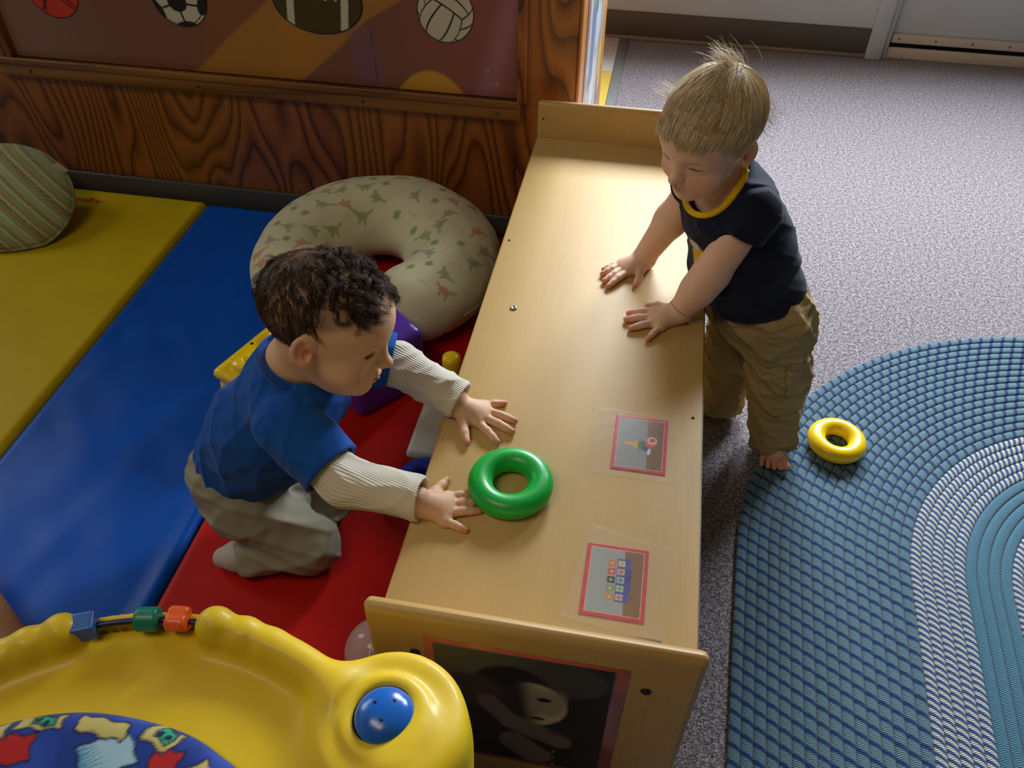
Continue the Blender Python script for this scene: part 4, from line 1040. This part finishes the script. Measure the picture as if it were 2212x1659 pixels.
def curls(head, mask, ncl, per, lens, dirf, rad, turns, rg, r0, off=.005, nseg=16):
    # clumps of hair wound into loose spirals
    g = scalp_points(ncl, mask, rg); L = lens[0]+(lens[1]-lens[0])*rg.random(ncl)
    Pg, _ = comb(head, g, dirf, L, nseg, .006, r0, .35, rg, off)
    T = np.gradient(Pg, axis=1); T /= np.linalg.norm(T, axis=2, keepdims=True)+1e-9
    a = np.cross(T, head.B[:, 2]); a /= np.linalg.norm(a, axis=2, keepdims=True)+1e-9; b = np.cross(T, a)
    ph0 = rg.random(ncl)*6.28; tn = (turns[0]+(turns[1]-turns[0])*rg.random(ncl))*np.sign(rg.normal(size=ncl)); t = np.linspace(0, 1, nseg)
    out = []
    for k in range(per):
        rr = rad*(.75+.5*rg.random(ncl))[:, None]*np.minimum(1, t*3)[None]; w = ph0[:, None]+rg.normal(size=(ncl, 1))*.22+2*math.pi*tn[:, None]*t[None]
        out.append(Pg+rr[..., None]*(np.cos(w)[..., None]*a+np.sin(w)[..., None]*b)+rg.normal(size=(ncl, 1, 3))*.0017*np.linspace(.4, 1.4, nseg)[None, :, None])
    P = np.concatenate(out); R_ = np.ones((len(P), 1))*np.linspace(1, .4, nseg)[None]*r0; return P, R_
def scalp_points(n, mask, rg):
    out = []
    while sum(map(len, out)) < n:
        v = rg.normal(size=(n*2, 3)); v /= np.linalg.norm(v, axis=1, keepdims=True); p = CR_C+CR_R*v*1.004; out.append(p[mask(p)])
    return np.concatenate(out)[:n]

# ============================ toddler with dark hair, kneeling at the shelf
pA = empty('person', (-.30, .25, .041), 'dark-haired toddler in blue shirt with white sleeves, kneeling with both hands on shelf', 'person')
hA = Head((-.136, .258, .543), (.959, -.043, -.28), (.282, .235, .93), 1.0)
A = {'nk': (-.196, .258, .458), 'ch': (-.205, .262, .405), 'mid': (-.268, .262, .315), 'pel': (-.338, .262, .198),
     'rs': (-.188, .188, .412), 're': (-.098, .138, .366), 'rw': (.003, .130, .362), 'ls': (-.170, .338, .420), 'le': (-.080, .350, .392), 'lw': (.012, .320, .364)}
S = Sdf(); hA.add(S, lids=.80, mouth_open=.6)
S.chain([hA.p(0, -.022, -.045), A['nk'], A['ch']], [.036, .038, .055], k=.025)
S.chain([A['ch'], A['mid'], A['pel']], [.058, .062, .060], k=.02)
S.cap(A['ch'], A['rs'], .045, .036, k=.02); S.cap(A['ch'], A['ls'], .045, .036, k=.02)
S.chain([A['rs'], A['re'], A['rw']], [.028, .024, .0185], k=.012); S.chain([A['ls'], A['le'], A['lw']], [.028, .024, .0185], k=.012)
hand(S, (.007, .129), (.030, .134), [((.041, .153), (.072, .164)), ((.047, .141), (.082, .153)), ((.048, .127), (.086, .140)), ((.045, .113), (.075, .1055))], [(.021, .156), (.027, .171), (.031, .183)], ZT)
hand(S, (.016, .319), (.042, .313), [((.052, .297), (.087, .266)), ((.060, .308), (.104, .290)), ((.061, .322), (.104, .312)), ((.053, .333), (.083, .346))], [(.031, .293), (.037, .273), (.044, .257)], ZT)
lg = {'rh': (-.322, .222, .165), 'rk': (-.222, .214, .086), 'ra': (-.312, .186, .074), 'lh': (-.322, .302, .165), 'lk': (-.228, .312, .086), 'la': (-.322, .258, .074)}
S.chain([A['pel'], lg['rh'], lg['rk'], lg['ra']], [.05, .045, .036, .026], k=.012); S.chain([A['pel'], lg['lh'], lg['lk'], lg['la']], [.05, .045, .036, .026], k=.012)
S.chain([lg['ra'], (-.338, .182, .066), (-.364, .180, .056)], [.022, .019, .013], k=.01); S.chain([lg['la'], (-.352, .246, .066), (-.378, .242, .056)], [.022, .019, .013], k=.01)
VA, QA = S.mesh(.0015, 1)
C = hA.colour(VA, '#dcae88', '#bd5a50', '#d08468')
C = hand_tint(VA, C, [(.072, .164, .345), (.082, .153, .345), (.086, .140, .345), (.075, .1055, .345), (.031, .183, .345), (.087, .266, .345), (.104, .290, .345), (.104, .312, .345), (.083, .346, .345), (.044, .257, .345)], None, '#c8684e', .6)
La = hA.loc(VA)
# soft dark down over the scalp, thin at the temple and behind the ear
hl = np.interp(La[:, 1], [-.09, -.04, -.008, .02, .045, .07], [-.045, -.03, .012, .022, .036, .052])
down = sstep(-.006, .012, La[:, 2]-hl)*sstep(.066, .050, La[:, 1])*(np.abs(La[:, 0]) < .0665)
C = paint(C, down*(.62+.2*np.sin(La[:, 1]*70+2)*np.sin(La[:, 2]*60)), lin('#4a2f1c'))
bodyA = link('body', mesh(VA, QA, C), MT['skin'], pA)
hA.eyes((-.30, .92, -.22), '#2a170c', bodyA)
tongue = Sdf(); tongue.ell(hA.p(0, .0775, -.0545), np.array([.0075, .0085, .0035])*1.03, hA.B); Vt, Qt = tongue.mesh(.001, 1); link('tongue', mesh(Vt, Qt), plain('tongue', '#b85a50', .35, .5, 0, sss=.2), bodyA)
# blue T-shirt
SH = Sdf(lambda p: folds(p, 61, .0026, 8, (1, 1, .8))+sines(p, 63, .0012, 22))
SH.chain([A['nk'], A['ch'], A['mid'], (-.322, .262, .230)], [.048, .071, .079, .079], k=.03)
SH.ell((-.262, .262, .300), (.075, .082, .095), frame((.8, 0, -.55), (.55, 0, .8)), k=.03)
SH.cap(A['ch'], A['rs'], .06, .047, k=.025); SH.cap(A['ch'], A['ls'], .06, .047, k=.025)
hemN = nrm((-.62, .0, -.78))
SH.plane((-.366, .262, .208), hemN, k=.004)
SH.cap(hA.p(0, -.018, -.03), (-.186, .258, .474), .045, .049, k=.006, op='s')
SHb = SH
V, Q = SH.mesh(.0022, 1)
C = np.zeros((len(V), 3))+np.array(lin('#124e9f'))
frontw = lambda c, r: np.linalg.norm((V-np.array(c))/np.array(r), axis=1)
FA = nrm((.80, .02, -.58))
chest = SHb.hit(np.array(A['ch'])-np.array([.02, 0, .03]), nrm((.90, -.28, -.34)), 0, .15)
C = paint(C, sstep(1, .8, frontw(chest, (.022, .040, .045))), lin('#c9472a'))
C = paint(C, sstep(1, .7, frontw(chest+np.array([-.008, -.052, -.004]), (.014, .012, .010)))*(np.sin(V[:, 2]*900) > -.2), lin('#d0cdc4'))
shA = link('shirt', mesh(V, Q, C), MT['cloth_v'], pA)
short_sleeve([A['rs'], (-.122, .151, .380)], [.0475, .0450], .0375, shA, 65, '#124e9f', MT['cloth_v'])
short_sleeve([A['ls'], (-.096, .3485, .400)], [.0475, .0440], .0370, shA, 67, '#124e9f', MT['cloth_v'])
def loop_on(sdf, c, axis, ref, out0, n, f_tilt):
    a = nrm(np.cross(axis, ref)); b = np.cross(axis, a); pts = []
    for t in np.linspace(0, 2*math.pi, n, endpoint=False): pts.append((a*math.cos(t)+b*math.sin(t)))
    return pts
axn = nrm(np.array(hA.p(0, -.01, 0))-np.array(A['nk'])); cN = np.array((-.186, .258, .470)); a_ = nrm(np.cross(axn, (0, 1, 0))); b_ = np.cross(axn, a_)
pts = [cN+.0515*(a_*math.cos(t)+b_*math.sin(t))-axn*(.006+.010*math.cos(t+.2)) for t in np.linspace(0, 2*math.pi, 60, endpoint=False)]
MT['blue_cloth'] = plain('blue_knit', '#0e408a', .9, .2, .05, 40, .2, 900, sheen=.2)
B().tube(pts, .0065, 10, closed=True, flat=1.0).build('collar', MT['blue_cloth'], pA)
# white ribbed long sleeves
def sleeve(pts, rs, cuff, seed, name='sleeve'):
    s = Sdf(lambda p: folds(p, seed, .0020, 13)); s.chain(pts, rs, k=.012)
    e = np.array(pts[-1]); d = nrm(e-np.array(pts[-2])); s.plane(e+d*.004, d, k=.003); s.cap(e+d*.03, e-d*.020, cuff, None, k=.002, op='s')
    s0 = np.array(pts[0]); s.plane(s0, -nrm(np.array(pts[1])-s0), k=.002)
    V, Q = s.mesh(.0018, 1); C = np.zeros((len(V), 3))+np.array(lin('#d8d0bd')); me = mesh(V, Q, C)
    d0 = nrm(e-s0); u = nrm(np.cross(d0, (0, 0, 1))); w = np.cross(u, d0); an = np.arctan2((V-s0) @ u, (V-s0) @ w); fattr(me, 'rib', an*52); return link(name, me, MT['rib_v'], pA)
sleeve([(-.150, .166, .392), A['re'], (.0075, .1300, .3655)], [.034, .0335, .0300], .0258, 71)
sleeve([(-.120, .344, .406), A['le'], (.019, .3200, .3665)], [.034, .0330, .0288], .0250, 75)
# pale grey trousers
PT = Sdf(lambda p: folds(p, 81, .0034, 8, (1, 1, 1.3))+sines(p, 83, .0012, 24))
PT.chain([(-.300, .262, .252), A['pel']], [.066, .076], k=.02); PT.ell((-.352, .262, .190), (.062, .080, .070), k=.03)
PT.chain([A['pel'], lg['rh'], lg['rk'], lg['ra']], [.062, .058, .046, .036], k=.018); PT.chain([A['pel'], lg['lh'], lg['lk'], lg['la']], [.062, .058, .046, .036], k=.018)
PT.plane((0, 0, .0425), (0, 0, -1), k=.01)
V, Q = PT.mesh(.0026, 4); C = np.zeros((len(V), 3))+np.array(lin('#96917c')); C = paint(C, .25*sstep(0, 1, sines(V, 9, 1, 5)), lin('#878062'))
link('trousers', mesh(V, Q, C), MT['cloth_v'], pA)
# pale socks
for c in (lg['ra'], lg['la']):
    so = Sdf(); c = np.array(c); so.chain([c, c+np.array([-.027, -.004, -.008]), c+np.array([-.054, -.006, -.017])], [.030, .025, .018], k=.012); so.plane((0, 0, .0422), (0, 0, -1), k=.006)
    V, Q = so.mesh(.0022, 1); link('sock', mesh(V, Q, np.zeros((len(V), 3))+np.array(lin('#b8aca2'))), MT['cloth_v'], pA)
# hair: fine dark hair with a curly top
rg = np.random.default_rng(3)
def hairline(p): return np.interp(p[:, 1], [-.09, -.04, -.008, .02, .045, .07], [-.042, -.030, .014, .024, .038, .054])
maskA = lambda p: (p[:, 2] > hairline(p)) & (p[:, 1] < .060)
def dirA(p, t):
    # combed from the crown forwards and down
    c = np.array([.0, -.045, .075]); d = p-c; d[:, 1] += .02; d[:, 2] -= .03; return d/(np.linalg.norm(d, axis=1, keepdims=True)+1e-9)
def wave(p, t, nor):
    ph = np.sin(p[:, :1]*170+1.0)+np.sin(p[:, 1:2]*140+t*7); return np.cross(nor, np.array([.3, .9, .2]))*ph*.45+nor*.10*np.sin(t*9+p[:, :1]*200)
r1 = scalp_points(4600, maskA, rg); P1, R1 = comb(hA, r1, dirA, .010+.016*rg.random(len(r1)), 7, .003, .00027, .28, rg, .0012, wave)
def hcol(n, cs, rg):
    t = rg.random((n, 1)); a, b = [np.array(lin(c)) for c in cs]; return a*(1-t)+b*t
strands(P1, R1, hcol(len(P1), ('#2e1a0e', '#553822'), rg), 'hair', MT['hair'], pA)
backm = lambda p: maskA(p) & (p[:, 2] > .02) & (p[:, 1] < .0)
P5, R5 = curls(hA, backm, 70, 16, (.020, .034), dirA, .0028, (.5, 1.0), rg, .00030, .002)
strands(P5, R5, hcol(len(P5), ('#2a170c', '#4e3320'), rg), 'hair_waves', MT['hair'], pA)
def dirT(p, t): return np.stack([-.45-.3*np.sin(p[:, 1]*90), .8+.3*np.sin(p[:, 0]*80), -.05+0*p[:, 0]], 1)
topm = lambda p: maskA(p) & (p[:, 2] > .050) & (p[:, 1] > -.03) & (p[:, 1] < .045) & (np.abs(p[:, 0]) < .056)
P2, R2 = curls(hA, topm, 125, 26, (.022, .042), dirT, .0052, (.5, 1.15), rg, .00031, .004)
strands(P2, R2, hcol(len(P2), ('#2a180c', '#5a3c26'), rg), 'hair_curls', MT['hair'], pA)
frm = lambda p: (p[:, 2] > .046) & (p[:, 1] > .020) & (p[:, 1] < .056) & (np.abs(p[:, 0]) < .050)
def dirQ(p, t): return np.stack([-.45+0*p[:, 0], .75+.3*np.sin(p[:, 0]*110), -.25+0*p[:, 0]], 1)
P3, R3 = curls(hA, frm, 64, 24, (.014, .027), dirQ, .0055, (.6, 1.2), rg, .00031, .006)
strands(P3, R3, hcol(len(P3), ('#26150b', '#523522'), rg), 'hair_fringe', MT['hair'], pA)
# a few loose wisps on the temple
wsp = lambda p: (np.abs(p[:, 1]-.022) < .022) & (np.abs(p[:, 2]-.040) < .010) & (p[:, 0] < 0)
def dirX(p, t): return np.stack([-.1+0*p[:, 0], .45+.9*t+0*p[:, 0], -.8+.9*t+0*p[:, 0]], 1)
r6 = scalp_points(34, wsp, rg); P6, R6 = comb(hA, r6, dirX, .022+.018*rg.random(34), 12, .003, .00026, .25, rg, .0015)
strands(P6, R6, hcol(len(P6), ('#2a170c', '#4a2e1a'), rg), 'hair_wisps', MT['hair'], pA)

# ============================ fair-haired toddler, standing behind the shelf
pB = empty('person', (.51, .68, 0), 'blond toddler in navy shirt and khaki trousers, standing with both hands on shelf', 'person')
hB = Head((.335, .665, .652), (-.558, -.769, -.313), (-.163, -.268, .95), .97)
Bd = {'nk': (.372, .690, .572), 'ch': (.390, .688, .515), 'mid': (.428, .694, .425), 'pel': (.476, .702, .335),
      'ls': (.420, .638, .540), 'le': (.376, .617, .432), 'lw': (.336, .601, .362), 'rs': (.340, .736, .522), 're': (.304, .744, .445), 'rw': (.267, .745, .363)}
lb_ = {'lh': (.512, .680, .300), 'lk': (.545, .672, .170), 'la': (.562, .650, .050), 'rh': (.455, .742, .300), 'rk': (.462, .752, .170), 'ra': (.460, .740, .046)}
S = Sdf(); hB.add(S, lids=.22, mouth_open=.0)
S.chain([hB.p(0, -.022, -.045), Bd['nk'], Bd['ch']], [.034, .036, .052], k=.025)
S.chain([Bd['ch'], Bd['mid'], Bd['pel']], [.056, .060, .060], k=.02)
S.cap(Bd['ch'], Bd['ls'], .042, .034, k=.02); S.cap(Bd['ch'], Bd['rs'], .042, .034, k=.02)
S.chain([Bd['ls'], Bd['le'], Bd['lw']], [.0335, .0290, .0205], k=.014); S.chain([Bd['rs'], Bd['re'], Bd['rw']], [.0325, .0280, .0205], k=.014)
S.ell((.360, .610, .402), (.026, .026, .026), k=.02)
hand(S, (.334, .602), (.312, .593), [((.293, .607), (.252, .597)), ((.290, .590), (.249, .579)), ((.294, .576), (.258, .557)), ((.306, .567), (.288, .536))], [(.315, .618), (.300, .626), (.282, .622)], ZT)
hand(S, (.267, .744), (.250, .730), [((.240, .712), (.210, .666)), ((.232, .719), (.202, .680)), ((.227, .728), (.197, .701)), ((.229, .738), (.197, .715))], [(.262, .720), (.262, .698), (.257, .679)], ZT)
S.chain([Bd['pel'], lb_['lh'], lb_['lk'], lb_['la']], [.055, .048, .036, .025], k=.012); S.chain([Bd['pel'], lb_['rh'], lb_['rk'], lb_['ra']], [.055, .048, .036, .025], k=.012)
for an, td in ((np.array(lb_['la']), nrm((.08, -1, 0))), (np.array(lb_['ra']), nrm((-.95, .25, 0)))):
    sd = np.array([-td[1], td[0], 0]); fl = 0.0128 if an[1] < .7 else .001
    hp_ = np.array([an[0], an[1], fl])
    S.cap(an, hp_+np.array([0, 0, .022])-td*.012, .024, .021, k=.012); S.cap(hp_+np.array([0, 0, .018])-td*.012, hp_+np.array([0, 0, .014])+td*.036, .020, .018, k=.012)
    S.cap(hp_+np.array([0, 0, .014])+td*.030+sd*.010, hp_+np.array([0, 0, .013])+td*.030-sd*.014, .013, .012, k=.01)
    for j in range(5):
        o_ = (-.0235+.0118*j); ln = (.0590, .0615, .0620, .0600, .0560)[j] if an[1] < .7 else (.0535, .0575, .059, .0585, .056)[j]
        rr = (.0070, .0056, .0053, .0050, .0046)[j]
        S.cap(hp_+td*.036+sd*(-o_*.85)+np.array([0, 0, .011]), hp_+td*ln+sd*(-o_)+np.array([0, 0, rr]), rr*.96, rr, k=.0010)
VB, QB = S.mesh(.0015, 1)
C = hB.colour(VB, '#e0b497', '#bd655a', '#d6876f')
C = hand_tint(VB, C, [(.252, .597, .345), (.249, .579, .345), (.258, .557, .345), (.288, .536, .345), (.282, .622, .345), (.210, .666, .345), (.202, .680, .345), (.197, .701, .345), (.197, .715, .345), (.257, .679, .345)], None, '#d0705a', .6)
C = paint(C, .5*sstep(.05, .02, VB[:, 2]), lin('#c87860'))
lwv = np.array(Bd['lw']); dw = nrm(lwv-np.array(Bd['le'])); tpar = (VB-lwv) @ dw
C = paint(C, .55*sstep(.0022, .0008, np.abs(tpar+.004))*(np.linalg.norm(VB-lwv, axis=1) < .034), lin('#9a5a44'))
bodyB = link('body', mesh(VB, QB, C), MT['skin'], pB)
hB.eyes((0, .85, -.55), '#5a6a80', bodyB)
# navy shirt with yellow binding
SB = Sdf(lambda p: folds(p, 91, .0024, 8, (1, 1, .8))+sines(p, 93, .0010, 24))
SB.chain([Bd['nk'], Bd['ch'], Bd['mid'], (.466, .701, .352)], [.046, .070, .078, .083], k=.03)
SB.ell((.426, .692, .430), (.077, .079, .10), k=.03)
SB.cap(Bd['ch'], Bd['ls'], .058, .044, k=.022); SB.cap(Bd['ch'], Bd['rs'], .058, .043, k=.022)
SB.plane((.462, .700, .334), nrm((.28, .02, -.96)), k=.004)
nkc = np.array((.356, .678, .576)); fr_n0 = frame((-.66, -.75, -.15), (0, 0, 1))
SB.ell(nkc+fr_n0[:, 1]*.018, (.056, .072, .050), frame((-.66, -.75, -.15), (0, 0, 1)), k=.004, op='s')
V, Q = SB.mesh(.0022, 1)
C = np.zeros((len(V), 3))+np.array(lin('#14182c'))
fB = nrm((-.66, -.75, 0)); lB = np.array([.75, -.66, 0]); pc_ = SB.hit(np.array(Bd['mid'])+np.array([0, 0, .02]), nrm((-.80, -.58, -.1)), 0, .16)
dd = V-pc_; e1_ = dd @ nrm((.58, -.80, 0)); e2_ = dd[:, 2]; inr = np.linalg.norm(dd, axis=1) < .06
C = paint(C, inr*sstep(.002, -.002, np.hypot(e1_*1.1, (e2_-.004)*.8)-.020), lin('#c9a012')); C = paint(C, inr*sstep(.002, -.001, np.hypot(e1_+.004, (e2_+.026)*1.2)-.016), lin('#9aa0a4'))
C = paint(C, inr*sstep(.001, -.001, np.hypot(e1_-.004, e2_-.006)-.003), lin('#14182c')); C = paint(C, inr*sstep(.002, -.002, np.hypot(e1_+.010, (e2_-.030)*1.2)-.012), lin('#b9bcb8'))
shB = link('shirt', mesh(V, Q, C), MT['cloth_v'], pB)
short_sleeve([Bd['ls'], (.408, .631, .512)], [.0450, .0440], .0360, shB, 95, '#14182c', MT['cloth_v'])
short_sleeve([Bd['rs'], (.330, .739, .503)], [.0430, .0420], .0345, shB, 97, '#14182c', MT['cloth_v'])
# binding round the neckline: edge of the neck hole
MT['yellow_cloth'] = plain('yellow_binding', '#d9ae0c', .85, .2, .05, 60, .2, 900)
fr_n = frame((-.66, -.75, -.15), (0, 0, 1)); pts = []
SB2 = Sdf(); SB2.P = SB.P[:-1]
for t in np.linspace(0, 2*math.pi, 72, endpoint=False):
    # descend from above along the rim of the neck ellipsoid until the shirt surface
    dirv = fr_n @ np.array([math.sin(t), math.cos(t), 0]); best = None
    ph = np.linspace(-1.5, 1.4, 120); pp = nkc+np.outer(np.cos(ph), dirv/math.sqrt((math.sin(t)/.056)**2+(math.cos(t)/.072)**2))+np.outer(np.sin(ph), fr_n[:, 2]*.050)+fr_n[:, 1]*.018
    v = SB2.ev(pp); ins = np.where(v < 0)[0]; pts.append(pp[ins[-1]] if len(ins) else pp[0])
pts = np.array(pts)
for _ in range(3): pts = (np.roll(pts, 1, 0)+2*pts+np.roll(pts, -1, 0))/4
B().tube(pts, .0050, 10, closed=True).build('neck_binding', MT['yellow_cloth'], pB)
# overlapping shoulder binding on the near side
pl = []
for t in np.linspace(0, 1, 16):
    o_ = np.array(Bd['nk'])*(1-t)+np.array((.372, .660, .54))*t
    d_ = nrm(np.array((.62, -.62, .55))*(1-t)+np.array((.02, -.9, .35))*t); pl.append(SB2.hit(o_, d_, 0, .13, 80))
pl = np.array(pl)
B().tube(pl, .0042, 8).build('shoulder_binding', MT['yellow_cloth'], pB)
# khaki cargo trousers
KT = Sdf(lambda p: folds(p, 101, .0042, 7, (1, 1, 1.8))+folds(p, 103, .0018, 15, (1, 1, 1.5)))
KT.chain([(.466, .701, .345), (.474, .702, .318)], [.066, .076], k=.02); KT.ell((.493, .710, .315), (.066, .070, .068), k=.03)
KT.chain([(.495, .695, .315), lb_['lh'], lb_['lk'], (.560, .652, .042)], [.070, .064, .053, .047], k=.02); KT.chain([(.470, .715, .315), lb_['rh'], lb_['rk'], (.462, .739, .036)], [.068, .062, .052, .047], k=.02)
pk = KT.hit((.532, .676, .215), (.70, -.70, .05), 0, .12); fr_k2 = frame((.70, -.70, .0), (.1, 0, 1))
KT.box(pk-np.array([.70, -.70, 0])*.004, (.030, .006, .034), .004, fr_k2, k=.006)
KT.plane((0, 0, .022), (0, 0, -1), k=.004); KT.cap((.561, .650, .0), (.559, .655, .035), .040, None, k=.002, op='s'); KT.cap((.460, .738, .0), (.461, .742, .03), .040, None, k=.002, op='s')
V, Q = KT.mesh(.0024, 1); C = np.zeros((len(V), 3))+np.array(lin('#a88f5e')); C = paint(C, .4*sstep(-.2, 1, sines(V, 10, 1, 6)), lin('#857040')); C = paint(C, .3*sstep(0, 1, sines(V, 12, 1, 9)), lin('#b09a6c'))
# seams: waistband, pocket, side seam
dS = lambda z: sstep(.0016, .0004, np.abs(V[:, 2]-z))
C = paint(C, .5*sstep(.0018, .0006, np.abs((V-np.array([.48, .70, .325])) @ nrm((.25, .02, -.97)))), lin('#5a4a28'))
C = paint(C, .45*sstep(.0016, .0005, np.abs(V[:, 2]-.052)), lin('#6a5830'))
rel = (V-pk) @ fr_k2; e = np.maximum(np.abs(rel[:, 0])-.033, np.abs(rel[:, 2])-.036); nr_ = np.abs(rel[:, 1]) < .03
C = paint(C, .55*nr_*sstep(.0018, .0006, np.abs(e)), lin('#5a4a28')); C = paint(C, .5*nr_*(np.abs(rel[:, 0]) < .033)*sstep(.0016, .0006, np.abs(rel[:, 2]-.018)), lin('#5a4a28'))
link('trousers', mesh(V, Q, C), MT['cloth_v'], pB)
# straight fair hair
rg = np.random.default_rng(8)
def hlB(p): return np.interp(p[:, 1], [-.1, -.05, -.015, .010, .03, .07], [-.050, -.042, -.004, .014, .030, .038])
maskB = lambda p: (p[:, 2] > hlB(p)) & (p[:, 1] < .0705)
capS = Sdf(lambda p: np.where(0*p[:, 0] > 1, 0, 0)); capS.ell(hB.p(*CR_C), (CR_R+.0028)*hB.s, hB.B); capS.ell(hB.p(0, .028, .024), np.array([.0565, .0535, .0505])*hB.s, hB.B, k=.02)
ln_ = [(-.1, -.040), (-.05, -.032), (-.015, .004), (.010, .018), (.03, .044), (.08, .056)]
def capcut(p): L_ = hB.loc(p); return (np.interp(L_[:, 1], [a for a, b in ln_], [b for a, b in ln_])-L_[:, 2])*hB.s*.8
capS.P.append((capcut, None, 0, .004, 'i')); V, Q = capS.mesh(.002, 1)
Cc = np.zeros((len(V), 3))+np.array(lin('#a07c46')); link('hair_cap', mesh(V, Q, Cc), MT['hair'], pB)
crown = np.array([.006, -.060, .066])
def dirB(p, t):
    d = p-crown; d = d/(np.linalg.norm(d, axis=1, keepdims=True)+1e-9); d[:, 2] -= .35; d[:, 1] += .25*np.clip((p[:, 1]+.05)/.08, 0, 1); d[:, 0] += .12; return d
mroot = lambda p: (p[:, 2] > hlB(p)+.012+.016*np.clip((p[:, 1]-.02)/.03, 0, 1)) & (p[:, 1] < .068)
r1 = scalp_points(15000, mroot, rg)
# each hair reaches from its root towards the fringe line; the ends are ragged
drop = np.clip(r1[:, 2]-hlB(r1), .004, .2); lenB = np.minimum(.060, drop*1.15+.010)*(.66+.40*rg.random(len(r1))+.16*np.sin(r1[:, 0]*150)*np.sin(r1[:, 0]*63+2))
P1, R1 = comb(hB, r1, dirB, lenB, 10, .0055, .00042, .09, rg, .0040)
cl = hcol(len(P1), ('#b0905c', '#f2e0ba'), rg)
strands(P1, R1, cl, 'hair', MT['hair'], pB)
# loose tuft at the crown and a flying wisp at the temple
def spray(head, c, spread, n, d0, bend, L0, L1, fan, rg, r0, nseg=10):
    t = np.linspace(0, 1, nseg)[None, :, None]; root = np.array(c)+rg.normal(size=(n, 1, 3))*np.array(spread)
    d = np.array(d0)+rg.normal(size=(n, 1, 3))*fan; d /= np.linalg.norm(d, axis=2, keepdims=True); L = (L0+(L1-L0)*rg.random((n, 1, 1)))
    P = root+d*L*t+(np.array(bend)+rg.normal(size=(n, 1, 3))*.25)*L*.6*t*t
    return head.O+head.s*(P @ head.B.T), np.ones((n, 1))*np.linspace(1, .35, nseg)[None]*r0
P2, R2 = spray(hB, (.0, -.050, .0835), (.010, .010, .003), 210, (-.15, -.10, 1.0), (-.55, .35, -.5), .022, .044, .22, rg, .00028)
strands(P2, R2, hcol(len(P2), ('#b8955c', '#e6d2a8'), rg), 'hair_tuft', MT['hair'], pB)
P4, R4 = spray(hB, (-.060, .010, .052), (.004, .008, .006), 60, (-.9, .1, .30), (-.1, .2, -.1), .014, .034, .14, rg, .00026)
strands(P4, R4, hcol(len(P4), ('#b8955c', '#dcc494'), rg), 'hair_wisp', MT['hair'], pB)
P7, R7 = spray(hB, (.058, -.045, .030), (.004, .012, .014), 90, (.35, -.25, -.8), (.25, -.1, .1), .020, .036, .16, rg, .00028)
strands(P7, R7, hcol(len(P7), ('#a98550', '#dcc494'), rg), 'hair_ends', MT['hair'], pB)
